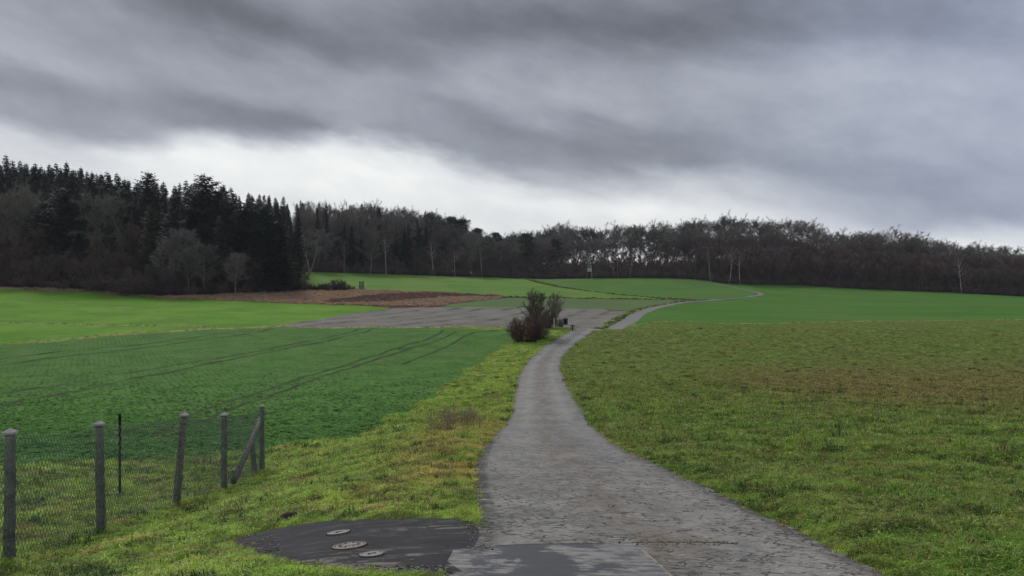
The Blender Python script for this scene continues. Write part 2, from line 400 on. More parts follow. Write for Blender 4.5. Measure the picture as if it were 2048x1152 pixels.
# ------------------------------------------------------------------ materials
def mat(name, rough_=.9):
    m = bpy.data.materials.new(name); m.use_nodes = True; nt = m.node_tree
    b = nt.nodes['Principled BSDF']; b.inputs['Roughness'].default_value = rough_; b.inputs['Specular IOR Level'].default_value = .04 if name.startswith(('turf', 'rapeseed', 'bright', 'upper', 'sprout', 'crest', 'wheat', 'plough', 'fallow', 'brown_soil', 'dry', 'ditch', 'track', 'bank', 'leaf')) else .2
    g = nt.nodes.new('ShaderNodeNewGeometry')
    return m, nt, b, E(nt, g.outputs['Position'])
def finish(nt, b, col, height=None, strength=.5, dist=.02):
    nt.links.new(col.s, b.inputs['Base Color'])
    if height is not None:
        bp = nt.nodes.new('ShaderNodeBump'); bp.inputs['Strength'].default_value = strength; bp.inputs['Distance'].default_value = dist
        nt.links.new(height.s, bp.inputs['Height']); nt.links.new(bp.outputs[0], b.inputs['Normal'])
def simple(name, c, c2=None, scale=8.0, rough_=.9, bump=.0, dist=.01):
    m, nt, b, p = mat(name, rough_)
    tcn = nt.nodes.new('ShaderNodeTexCoord'); p = E(nt, tcn.outputs['Object'])
    nn = noise(nt, p, scale, 5, .6)
    col = mixc(nt, nn.smooth(.3, .7), c, c2 or tuple(x * .7 for x in c))
    finish(nt, b, col, nn if bump else None, bump, dist)
    return m
def flat3(nt, p):
    x, y, z = sep(nt, p); return vec(nt, x, y, 0.0), x, y

def grass_col(nt, p, kind):
    """patchy turf colour at a place, shared by the ground and the blades on it"""
    q, x, y = flat3(nt, p)
    big = noise(nt, q, .07, 3, .5); midn = noise(nt, q, .55, 3, .6); fine = noise(nt, q, 3.2, 3, .6)
    if kind == 'meadow':
        c = mixc(nt, (midn * .6 + fine * .4).smooth(.36, .62), (.075, .152, .020), (.147, .235, .039))
        # dry reddish belt across the slope and dull patches
        belt = (((y - 44 - x * .10) / 13.0) * ((y - 44 - x * .10) / 13.0) * -1.0)._m('EXPONENT') * x.smooth(6, 24)
        dry = (belt * 1.0 + (big - .42) * .9 + (midn - .5) * 1.0 + y.smooth(14, 60) * .30 + .06).clamp()
        c = mixc(nt, dry * .85, c, (.165, .142, .052))
        c = mixc(nt, (noise(nt, q, 1.1, 4, .7).smooth(.62, .72)) * .5, c, (.185, .150, .070))
    elif kind == 'verge':
        c = mixc(nt, (midn * .55 + fine * .45).smooth(.36, .62), (.108, .208, .024), (.228, .318, .050))
        dry = (noise(nt, q, .9, 4, .65).smooth(.50, .66) * .75 + (big - .5) * .6).clamp()
        c = mixc(nt, dry, c, (.295, .270, .080))
        rb = x.smooth(-3.4, -1.2) * y.smooth(8, 13) * (1.0 - y.smooth(20, 32)) * midn.smooth(.35, .55)   # straw by the road edge
        c = mixc(nt, rb * .75, c, (.30, .225, .070))
    cl = noise(nt, vec(nt, x * 1.0, y * 1.25, 4.0), 2.6, 4, .68); c = scalec(nt, c, cl.smooth(.36, .62) * .85 + .48)
    return c, midn, fine

def m_turf(kind):
    m, nt, b, p = mat('turf_' + kind)
    c, midn, fine = grass_col(nt, p, kind)
    q, x, y = flat3(nt, p)
    f2 = noise(nt, q, 14, 3, .7)
    stretch = noise(nt, vec(nt, x * .8, y * 2.4, 0.0), 1.4, 4, .7)
    c = scalec(nt, c, stretch.smooth(.38, .52) * .35 + f2 * .5 + .42)
    finish(nt, b, c, f2 * .4 + stretch * .8, .8, .10)
    return m
def m_field(name, a, bcol, rows=None, patch=None, sc=.25, bump=.5, fine_amp=.35, row_amp=.25):
    m, nt, b, p = mat(name)
    q, x, y = flat3(nt, p)
    n1 = noise(nt, q, sc, 4, .6); n2 = noise(nt, q, 2.2, 4, .7)
    c = mixc(nt, (n1 * .6 + n2 * .4).smooth(.36, .64), a, bcol)
    if patch:
        col, s, lo, hi, amt = patch
        c = mixc(nt, noise(nt, q, s, 4, .65).smooth(lo, hi) * amt, c, col)
    h = n2
    if rows:
        ang, per, dep = rows
        r = x * (math.cos(ang) / per) + y * (math.sin(ang) / per) + n1 * dep
        s = (r * 6.28318).f('SINE') * .5 + .5
        sm = s.smooth(.72, .97) * noise(nt, q, .12, 4, .7).smooth(.38, .60)
        c = scalec(nt, c, 1.0 - sm * row_amp)
        h = h + s * .5
    c = scalec(nt, c, (n2 - .5) * fine_amp + 1.0)
    finish(nt, b, c, h, bump, .08)
    return m

# asphalt: aggregate, dark pitting, cross cracks, wheel marks
def m_asphalt(name, base, light, pit=1.0, tracks=True):
    m, nt, b, p = mat(name, .82)
    q, x, y = flat3(nt, p)
    grain = noise(nt, q, 70, 2, .8); mid_ = noise(nt, q, 3.0, 5, .65); big = noise(nt, q, .5, 3, .6)
    c = mixc(nt, (mid_ * .5 + big * .5).smooth(.38, .62), base, light)
    c = scalec(nt, c, grain * .9 + .55)
    wx = x + (noise(nt, q, 2.5, 3, .6) - .5) * .5; wy = y + (noise(nt, q, 1.7, 3, .6) - .5) * .7
    near = 1.0 - y.smooth(9.0, 26.0) * .8
    cr = voro(nt, vec(nt, wx * 1.0, wy * 1.9, 0.0), 4.2, 'DISTANCE_TO_EDGE')
    gate = noise(nt, q, 2.7, 3, .6).smooth(.44, .56)
    crack = (1.0 - cr.smooth(.012, .050)) * gate * pit
    # loose short dark pits lying across the lane
    pv = noise(nt, vec(nt, wx * 4.2, wy * 9.0, 0.0), 2.2, 3, .6)
    pitm = pv.smooth(.555, .60) * pit * noise(nt, q, .8, 2, .5).smooth(.34, .54)
    fl = noise(nt, vec(nt, wx * 3.0 + 7.0, wy * 8.0, 2.0), 3.4, 2, .6).smooth(.58, .63) * pit * near
    dk = (crack * .85 + pitm * .72).clamp() * (near * .78 + .22)
    c = mixc(nt, fl * .45, c, (.40, .385, .36))
    c = mixc(nt, dk, c, (.032, .030, .030))
    if tracks:
        # earth drawn along the middle of the lane
        at = nt.nodes.new('ShaderNodeAttribute'); at.attribute_name = 'across'; ac = E(nt, at.outputs['Fac'])
        cen = ((ac / .26) * (ac / .26) * -1.0)._m('EXPONENT') * noise(nt, vec(nt, x * 2.0, y * .5, 0.0), 1.5, 4, .6).smooth(.35, .65)
        c = mixc(nt, cen * .60, c, (.150, .115, .082))
        le = (ac * -1.0).smooth(.84, .90) * y.smooth(8.0, 9.5) * (1.0 - y.smooth(17.0, 21.0)); c = mixc(nt, le * noise(nt, vec(nt, x * .6, y * 3.0, 0.0), 3.0, 4, .6).smooth(.42, .54) * .85, c, (.045, .042, .044))
        wt = ((((ac.f('ABSOLUTE') - .5) / .16) * ((ac.f('ABSOLUTE') - .5) / .16)) * -1.0)._m('EXPONENT') * y.smooth(10, 25); c = mixc(nt, wt * .30, c, (.33, .325, .31))
        pt_ = noise(nt, vec(nt, x * 1.2, y * .5, 6.0), 1.3, 5, .62).smooth(.52, .60); c = mixc(nt, pt_ * .30, c, (.105, .103, .104))
        edge = ac.f('ABSOLUTE').smooth(.80, 1.0)
        c = mixc(nt, edge * noise(nt, q, 4.0, 4, .7).smooth(.38, .58) * .85, c, (.045, .040, .034))
        seam = ((y - 17.3 + x * .02) .f('ABSOLUTE')).smooth(.02, .10)
        c = mixc(nt, (1.0 - seam) * noise(nt, q, 3.0, 3, .6).smooth(.35, .6) * .7, c, (.235, .21, .15))
        dmp = (((ac - .35) / .3) * ((ac - .35) / .3) * -1.0)._m('EXPONENT') * (1.0 - ((y - 22.0).f('ABSOLUTE')).smooth(3.0, 7.0)) * mid_.smooth(.42, .55)
        c = mixc(nt, dmp * .35, c, (.06, .063, .068))
    finish(nt, b, c, grain * .25 + mid_ * .3 - dk * 1.3, .75, .018)
    return m
def m_apron():
    m, nt, b, p = mat('dark_asphalt', .85)
    q, x, y = flat3(nt, p)
    grain = noise(nt, q, 60, 2, .8); mid_ = noise(nt, q, 1.8, 5, .6)
    c = mixc(nt, mid_.smooth(.35, .65), (.022, .023, .026), (.035, .035, .039))
    c = scalec(nt, c, grain * .7 + .65)
    wx = x + (noise(nt, q, 3, 3, .6) - .5) * .6
    dust = noise(nt, vec(nt, wx * 1.2, y * 3.0, 1.0), 1.9, 5, .7).smooth(.49, .62)
    cxy = (((x + .88) / .50) * ((x + .88) / .50) + ((y - 7.85) / .26) * ((y - 7.85) / .26)) * -1.0
    low = 1.0 - (y + x * .05).smooth(6.60, 6.95)
    dm = (cxy._m('EXPONENT') * 1.1 + low * .9 + .16) * dust
    c = mixc(nt, dm.clamp() * .85, c, (.200, .185, .160))
    finish(nt, b, c, grain * .4 + dust * .4 + mid_ * .3, .6, .012)
    return m
def m_slab():
    m, nt, b, p = mat('slab_concrete', .6)
    q, x, y = flat3(nt, p)
    grain = noise(nt, q, 60, 2, .8); mid_ = noise(nt, q, 1.7, 5, .62, .4); m2 = noise(nt, vec(nt, x * 2.0, y * 6.0, 0.0), 2.2, 5, .7)
    c = mixc(nt, (m2 * .7 + mid_ * .3).smooth(.42, .58), (.105, .106, .112), (.260, .252, .232))
    wet = (((x - .22) / .66) * ((x - .22) / .66) * -1.0)._m('EXPONENT') * 1.15 - (mid_ - .5) * 3.6 - (m2 - .5) * 1.6 - .24
    c = mixc(nt, wet.smooth(.35, .70) * .92, c, (.062, .064, .072))
    c = scalec(nt, c, grain * .5 + .75)
    finish(nt, b, c, grain * .3 + m2 * .5, .5, .010)
    return m

M = {}
M['farm_road'] = m_asphalt('worn_asphalt', (.190, .184, .170), (.275, .266, .245))
M['far_road'] = m_asphalt('far_asphalt', (.165, .162, .155), (.215, .210, .200), .1, False)
M['asphalt_apron'] = m_apron(); M['concrete_slab'] = m_slab()
M['meadow'] = m_turf('meadow'); M['grass_verge'] = m_turf('verge')
M['rapeseed_field'] = m_field('rapeseed_ground', (.062, .146, .032), (.100, .208, .046), (math.atan2(.55, 1), .42, .9), ((.16, .17, .07), .09, .55, .75, .45), .35, .9, .8, .22)
M['green_field'] = m_field('bright_grass', (.082, .212, .018), (.150, .295, .031), (math.atan2(1.0, .1), 3.2, .6), ((.27, .28, .10), .12, .55, .72, .6), .09, .4, .4, .14)
M['upper_field'] = m_field('upper_grass', (.096, .204, .034), (.152, .264, .050), (math.atan2(1, .55), 6.5, .4), ((.18, .20, .07), .05, .5, .7, .6), .05, .3, .3, .12)
M['sprouting_field'] = m_field('sprout_green', (.086, .151, .054), (.117, .184, .065), None, ((.17, .16, .10), .06, .45, .7, .45), .08, .3, .3)
M['crest_field'] = m_field('crest_green', (.075, .164, .034), (.100, .197, .043), None, ((.14, .17, .07), .03, .5, .7, .4), .05, .3, .25)
M['winter_wheat_field'] = m_field('wheat_green', (.063, .159, .025), (.087, .196, .034), (math.atan2(1, -.1), 4.0, .4), ((.15, .17, .065), .025, .5, .75, .5), .04, .3, .25, .10)
M['ploughed_field'] = m_field('ploughed_soil', (.172, .160, .138), (.232, .218, .190), (math.atan2(-.30, 1.0), 5.2, .14), ((.15, .165, .085), .06, .56, .72, .4), .15, .8, .45, .45)
M['fallow_field'] = m_field('fallow_grass', (.231, .163, .106), (.356, .269, .181), None, ((.13, .13, .055), .09, .5, .68, .4), .22, 1.0, .7)
M['bare_soil'] = m_field('brown_soil', (.094, .058, .049), (.163, .101, .081), None, ((.20, .15, .10), .2, .58, .7, .6), .3, 1.0, .6)
M['field_margin'] = m_field('dry_margin', (.215, .225, .075), (.355, .325, .150), None, ((.09, .12, .035), .4, .45, .6, .7), .5, 1.0, .6)
M['ditch'] = m_field('ditch_grass', (.030, .055, .012), (.045, .075, .018), None, None, .4, 1.0, .4)
M['wheel_track'] = m_field('track_soil', (.040, .055, .022), (.065, .070, .032), None, ((.05, .12, .045), .8, .45, .6, .6), .4, 1.0, .4)
M['roadside_bank'] = m_field('bank_grass', (.105, .155, .045), (.20, .23, .085), None, ((.055, .10, .03), .3, .48, .6, .8), .4, 1.0, .5)
M['slab_joint'] = simple('joint_mortar', (.34, .33, .30), (.22, .21, .19), 6, .9); M['road_crack'] = simple('crack_dirt', (.035, .030, .018), (.060, .048, .028), 6, .95)
M['woodland_floor'] = m_field('leaf_litter', (.050, .035, .022), (.085, .058, .038), None, ((.12, .13, .05), .2, .6, .7, .5), .3, 1.0, .5)

# ------------------------------------------------------------------ ground mesh: one conforming triangulation, split into its regions
pv_, pe_ = [], []
for nm, pl in REG:
    b0 = len(pv_); m_ = len(pl); pv_ += [tuple(q) for q in pl]; pe_ += [(b0 + i, b0 + (i + 1) % m_) for i in range(m_)]
du, dv = .0125, .0195
gv = np.arange(math.log(2.0), math.log(470.0), dv)
for j, v in enumerate(gv):
    Yg = math.exp(v) - 4.0; sp = du * math.exp(v); us = np.arange(-1.25, 1.25, du) + (j % 2) * du / 2
    xs = us * math.exp(v); jj = rng.uniform(-.22, .22, (len(xs), 2)) * sp
    pv_ += [(a + c, Yg + e) for a, (c, e) in zip(xs, jj)]
def coarse(x0, x1, y0, y1, st, excl):
    for a in np.arange(x0, x1 + .1, st):
        for c in np.arange(y0, y1 + .1, st):
            if not excl(a, c): pv_.append((a + rng.uniform(-.1, .1) * st, c + rng.uniform(-.1, .1) * st))
infr = lambda a, c: c > -3 and c < 470 and abs(a) < 1.3 * (c + 4)
coarse(-60, 60, -60, 40, 4, infr)
coarse(-700, 700, -300, 700, 25, lambda a, c: infr(a, c) or (abs(a) < 62 and -62 < c < 42))
coarse(-5000, 5000, -2500, 6000, 400, lambda a, c: abs(a) < 720 and -320 < c < 720)
cd = delaunay_2d_cdt([Vector(q) for q in pv_], pe_, [], 0, 1e-4)
V2 = np.array([(q[0], q[1]) for q in cd[0]]); T = np.array([f for f in cd[2] if len(f) == 3])
cen = V2[T].mean(1); lab = region(cen[:, 0], cen[:, 1]); VZ = full_z(V2[:, 0], V2[:, 1])
DESC = {}
for nm in NAMES:
    tt = T[lab == NI[nm]]
    if not len(tt): continue
    used, inv = np.unique(tt, return_inverse=True); inv = inv.reshape(-1, 3)
    co = np.c_[V2[used], VZ[used]]
    if nm not in ROUGH and nm in ('wheel_track', 'ditch'): pass
    me = bpy.data.meshes.new(nm); me.from_pydata(co.tolist(), [], inv.tolist()); me.materials.append(M[nm])
    me.polygons.foreach_set('use_smooth', [True] * len(me.polygons))
    if nm == 'farm_road':
        a = me.attributes.new('across', 'FLOAT', 'POINT')
        L = np.array(chaikin(rl, 2)); Q = np.array(chaikin(rr, 2))
        def dist(P, S):
            best = np.full(len(P), 1e9)
            for i in range(len(S) - 1):
                s, e = S[i], S[i + 1]; dvec = e - s; tt_ = np.clip(((P - s) @ dvec) / (dvec @ dvec), 0, 1)
                best = np.minimum(best, np.linalg.norm(P - (s + tt_[:, None] * dvec), axis=1))
            return best
        dl, dr_ = dist(co[:, :2], L), dist(co[:, :2], Q)
        a.data.foreach_set('value', ((dl - dr_) / (dl + dr_ + 1e-6)).astype(np.float32))
    me.update()
    o = link(nm, me); tag(o, kind='structure')

# ------------------------------------------------------------------ thin damp air
hz_ = MB() if 'MB' in globals() else None
hm = bpy.data.materials.new('damp_air'); hm.use_nodes = True; hn = hm.node_tree; hn.nodes.clear()
ho = hn.nodes.new('ShaderNodeOutputMaterial'); hv = hn.nodes.new('ShaderNodeVolumePrincipled'); hv.inputs['Color'].default_value = (.80, .86, .95, 1); hv.inputs['Density'].default_value = .00013; hv.inputs['Anisotropy'].default_value = .2
hn.links.new(hv.outputs[0], ho.inputs['Volume'])
hz_.box((0, 1750, (70 + float(VZ.min()) - 1) / 2), (5600, 4600, (70 - float(VZ.min()) + 1) / 2)); tag(hz_.build('haze', hm), kind='stuff')
# ------------------------------------------------------------------ scattered vegetation (stuff)
proto = bpy.data.collections.new('plant_models')
def proto_obj(name, me):
    o = bpy.data.objects.new(name, me); return o
def scatter(name, meshes, P, rot, scl, pick, label, cat='grass', tilt=None):
    me = bpy.data.meshes.new(name); me.from_pydata(P.tolist(), [], [])
    for an, dt, arr in (('rz', 'FLOAT', rot), ('sc', 'FLOAT', scl)):
        a = me.attributes.new(an, dt, 'POINT'); a.data.foreach_set('value', arr.astype(np.float32))
    a = me.attributes.new('pick', 'INT', 'POINT'); a.data.foreach_set('value', pick.astype(np.int32))
    o = link(name, me); tag(o, label, cat, kind='stuff')
    c = bpy.data.collections.new(name + '_models')
    for i, m_ in enumerate(meshes): c.objects.link(bpy.data.objects.new('%s_model_%02d' % (name, i), m_))
    ng = bpy.data.node_groups.new(name, 'GeometryNodeTree')
    ng.interface.new_socket('Geometry', in_out='INPUT', socket_type='NodeSocketGeometry'); ng.interface.new_socket('Geometry', in_out='OUTPUT', socket_type='NodeSocketGeometry')
    N = ng.nodes; Lk = ng.links.new
    gi = N.new('NodeGroupInput'); go = N.new('NodeGroupOutput'); ip = N.new('GeometryNodeInstanceOnPoints'); ci = N.new('GeometryNodeCollectionInfo')
    ci.inputs['Collection'].default_value = c; ci.inputs['Separate Children'].default_value = True; ci.inputs['Reset Children'].default_value = True
    def attr(an, dt):
        q = N.new('GeometryNodeInputNamedAttribute'); q.data_type = dt; q.inputs['Name'].default_value = an; return q.outputs['Attribute']
    cb = N.new('ShaderNodeCombineXYZ'); Lk(attr('rz', 'FLOAT'), cb.inputs[2])
    e2r = N.new('FunctionNodeEulerToRotation'); Lk(cb.outputs[0], e2r.inputs[0])
    Lk(gi.outputs[0], ip.inputs['Points']); Lk(ci.outputs[0], ip.inputs['Instance']); ip.inputs['Pick Instance'].default_value = True
    Lk(attr('pick', 'INT'), ip.inputs['Instance Index']); Lk(e2r.outputs[0], ip.inputs['Rotation']); Lk(attr('sc', 'FLOAT'), ip.inputs['Scale'])
    Lk(ip.outputs[0], go.inputs[0])
    md = o.modifiers.new('scatter', 'NODES'); md.node_group = ng
    return o
def leafmat(name, colfun, rough_=.6, trans=.35):
    m = bpy.data.materials.new(name); m.use_nodes = True; nt = m.node_tree; b = nt.nodes['Principled BSDF']
    b.inputs['Roughness'].default_value = rough_; b.inputs['Specular IOR Level'].default_value = .12
    g = nt.nodes.new('ShaderNodeNewGeometry'); p = E(nt, g.outputs['Position'])
    oi = nt.nodes.new('ShaderNodeObjectInfo'); rnd = E(nt, oi.outputs['Random']); isl = E(nt, g.outputs['Random Per Island'])
    c = colfun(nt, p, rnd, isl); nt.links.new(c.s, b.inputs['Base Color'])
    tr = nt.nodes.new('ShaderNodeBsdfTranslucent'); nt.links.new(c.s, tr.inputs[0])
    ms = nt.nodes.new('ShaderNodeMixShader'); ms.inputs[0].default_value = trans
    nt.links.new(b.outputs[0], ms.inputs[1]); nt.links.new(tr.outputs[0], ms.inputs[2])
    nt.links.new(ms.outputs[0], nt.nodes['Material Output'].inputs[0])
    return m
def gcol(kind, gain=1.75):
    def f(nt, p, rnd, isl):
        c, a, b_ = grass_col(nt, p, kind)
        c = mixc(nt, isl.smooth(.72, 1.0) * .75, c, (.36, .31, .13))
        return scalec(nt, c, (isl * .6 + rnd * .3 + .6) * gain)
    return f
MG = {k: leafmat('blades_' + k, gcol(k)) for k in ('meadow', 'verge')}
def straw(nt, p, rnd, isl): return mixc(nt, isl, (.36, .30, .13), (.24, .19, .085))
def darkg(nt, p, rnd, isl): return mixc(nt, isl, (.045, .095, .020), (.09, .16, .035))
M_straw = leafmat('straw', straw, .8, .2); M_dark = leafmat('rank_grass', darkg)
def tuft(seed, nb, rad, h, m_, lean=.5, wd=.004):
    r = random.Random(seed); mb = MB()
    for _ in range(nb):
        a = r.uniform(0, 6.28); q = rad * math.sqrt(r.random()); x, y = q * math.cos(a), q * math.sin(a)
        b = r.uniform(0, 6.28) if r.random() < .4 else a + r.uniform(-.7, .7); L = h * r.uniform(.45, 1.15); k = lean * r.uniform(.3, 1.5)
        wv = wd * r.uniform(.7, 1.3); s = (-math.sin(b) * wv, math.cos(b) * wv)
        mx_, my_ = x + math.cos(b) * L * k * .35, y + math.sin(b) * L * k * .35; tx, ty = x + math.cos(b) * L * k, y + math.sin(b) * L * k
        z1, z2 = L * .6, L * max(.35, 1 - k * .45)
        i = len(mb.v)
        mb.v += [(x - s[0], y - s[1], -.01), (x + s[0], y + s[1], -.01), (mx_ + s[0] * .8, my_ + s[1] * .8, z1), (mx_ - s[0] * .8, my_ - s[1] * .8, z1), (tx, ty, z2)]
        mb.f += [(i, i + 1, i + 2, i + 3), (i + 3, i + 2, i + 4)]
    return mb.data('tuft', m_)
def screen_points(count, d0, d1, c=2.0, umax=.85):
    v = rng.uniform(math.log(d0 + c), math.log(d1 + c), count); u = rng.uniform(-umax, umax, count)
    Y = np.exp(v) - c; return u * (Y + 1.0), Y
def hard_dist(X, Y):
    o = np.full(len(X), 9.0); q = hp[hp[:, 1] < 40]; idx = np.where(Y < 40)[0]
    for i in range(0, len(idx), 4000):
        j = idx[i:i + 4000]; o[j] = np.sqrt(((X[j, None] - q[:, 0]) ** 2 + (Y[j, None] - q[:, 1]) ** 2).min(1))
    return o
def patchy(X, Y, s, ph):
    return (np.sin(X * s + ph) * np.sin(Y * s * 1.3 + ph * 2) + np.sin(X * s * 2.3 + Y * s * 1.7 + ph) * .6 + np.sin(Y * s * 4.1 - X * s * 3.2) * .4)
def turf(name, rg, kind, mk, count, label):
    X, Y = screen_points(count, 3.2, 95); k = (region(X, Y) == NI[rg]) & (rng.random(len(X)) > np.clip((Y - 22) / 70, 0, 1) ** .6); X, Y = X[k], Y[k]
    # also creep of turf over the hard edge
    Z = full_z(X, Y)
    ms = [tuft(s, 38, .085, .045, MG[kind], 1.1, .0036) for s in range(4)] + [tuft(20 + s, 40, .09, .085, MG[kind], .9, .004) for s in range(3)] + [tuft(40, 26, .08, .09, M_straw, 1.1, .003), tuft(50, 50, .12, .10, M_dark, .8, .005)]
    pt = patchy(X, Y, 1.1, .7) + rng.normal(0, .5, len(X))
    pick = rng.integers(0, 4, len(X)); tall = pt > .85; pick[tall] = rng.integers(4, 7, tall.sum())
    pick[rng.random(len(X)) < .035] = 7
    dk = (patchy(X, Y, 1.7, 2.1) + rng.normal(0, .5, len(X)) > 1.75) & (rng.random(len(X)) < .35); dk |= rng.random(len(X)) < .010; pick[dk] = 8
    sc = (np.clip(.8 + Y / 18, .8, 2.4)) * rng.uniform(.7, 1.3, len(X)); sc[pick == 8] *= .8; he = hard_dist(X, Y); sc *= np.clip(.35 + he / .7, .35, 1.0)
    return scatter(name, ms, np.c_[X, Y, Z], rng.uniform(0, 6.28, len(X)), sc, pick, label)
turf('meadow_grass', 'meadow', 'meadow', 'm', 150000, 'short winter grass with dull brown patches on the wide meadow beside the road')
turf('verge_grass', 'grass_verge', 'verge', 'v', 170000, 'lush yellow green grass on the bank between road and rapeseed field')
# rapeseed plants
def rape(seed):
    r = random.Random(seed); mb = MB()
    for i in range(r.randint(6, 8)):
        a = i * 2.4 + r.uniform(-.4, .4); L = r.uniform(.10, .19); wv = L * r.uniform(.26, .36); up = r.uniform(.35, 1.1)
        dx_, dy_ = math.cos(a), math.sin(a); sx_, sy_ = -dy_, dx_
        P0 = (0, 0, .0); P1 = (dx_ * L * .5, dy_ * L * .5, L * .5 * up); P2 = (dx_ * L, dy_ * L, L * .45 * up)
        i0 = len(mb.v)
        mb.v += [P0, (P1[0] + sx_ * wv, P1[1] + sy_ * wv, P1[2] + .01), (P1[0] - sx_ * wv, P1[1] - sy_ * wv, P1[2] + .01), P1[:2] + (P1[2] - .012,), P2]
        mb.f += [(i0, i0 + 3, i0 + 1), (i0, i0 + 2, i0 + 3), (i0 + 3, i0 + 4, i0 + 1), (i0 + 2, i0 + 4, i0 + 3)]
    return mb.data('leafy', MR)
def rcol(nt, p, rnd, isl):
    q, x, y = flat3(nt, p); n_ = noise(nt, q, .35, 3, .6)
    c = mixc(nt, n_.smooth(.35, .65), (.080, .205, .040), (.122, .275, .052))
    c = mixc(nt, isl.smooth(.6, 1.0) * .4, c, (.24, .38, .16)); return scalec(nt, c, rnd * .6 + .88)
MR = leafmat('rapeseed_leaf', rcol, .75, .35)
X, Y = screen_points(120000, 15, 98, 2.0); k = (region(X, Y) == NI['rapeseed_field']) & (rng.random(len(X)) > np.clip((Y - 18) / 80, 0, 1) ** .8)
row = (X * math.cos(.5) + Y * math.sin(.5)) / .42; k &= (rng.random(len(X)) < .75) | (np.abs(row % 1 - .5) < .3)
X, Y = X[k], Y[k]
scatter('rapeseed_plants', [rape(s) for s in range(5)], np.c_[X, Y, full_z(X, Y)], rng.uniform(0, 6.28, len(X)), rng.uniform(.5, 1.1, len(X)) * np.clip(1.0 - (Y - 20) / 110, .4, 1), rng.integers(0, 5, len(X)),
        'low leafy blue-green rapeseed plants covering the large left field', 'crop')

def strew(name, regs, x0, x1, y0, y1, count, meshes, smin, smax, label, cat):
    X = rng.uniform(x0, x1, count); Y = rng.uniform(y0, y1, count); k = np.isin(region(X, Y), [NI[r] for r in regs]); X, Y = X[k], Y[k]
    scatter(name, meshes, np.c_[X, Y, full_z(X, Y)], rng.uniform(0, 6.28, len(X)), rng.uniform(smin, smax, len(X)), rng.integers(0, len(meshes), len(X)), label, cat)
def tan_(nt, p, rnd, isl): return scalec(nt, mixc(nt, isl, (.62, .45, .31), (.40, .29, .20)), rnd * .6 + .7)
def umb_(nt, p, rnd, isl): return scalec(nt, mixc(nt, isl, (.20, .125, .10), (.32, .22, .17)), rnd * .6 + .7)
M_tan = leafmat('tan_stalks', tan_, .9, .2); M_umb = leafmat('umber_stalks', umb_, .9, .1)
strew('fallow_tussocks', ['fallow_field'], -110, 0, 140, 215, 42000, [tuft(90 + k_, 40, .11, .13, M_tan, .7, .008) for k_ in range(3)], 1.5, 4.2, 'dry tan tussocks on the fallow strip below the woods', 'dry grass')
strew('dark_stubble', ['bare_soil'], -90, 0, 140, 205, 20000, [tuft(95 + k_, 30, .12, .10, M_umb, .9, .009) for k_ in range(2)], 1.2, 3.0, 'dark reddish stubble on the bare brown streak', 'stubble')
strew('pale_margin_grass', ['field_margin'], -120, 120, 75, 200, 60000, [tuft(103, 36, .12, .09, M_straw, .9, .007), tuft(104, 36, .12, .08, MG['verge'], .9, .007)], .8, 1.7, 'pale dry grass along the field margins', 'grass')
strew('bank_grass', ['roadside_bank', 'ditch'], -120, 120, 75, 300, 90000, [tuft(100, 40, .12, .11, MG['verge'], .8, .007), tuft(101, 36, .12, .13, M_straw, .8, .007), tuft(102, 40, .13, .13, M_dark, .7, .008)], 1.2, 3.4, 'rank grass along the field margins and ditches', 'grass')
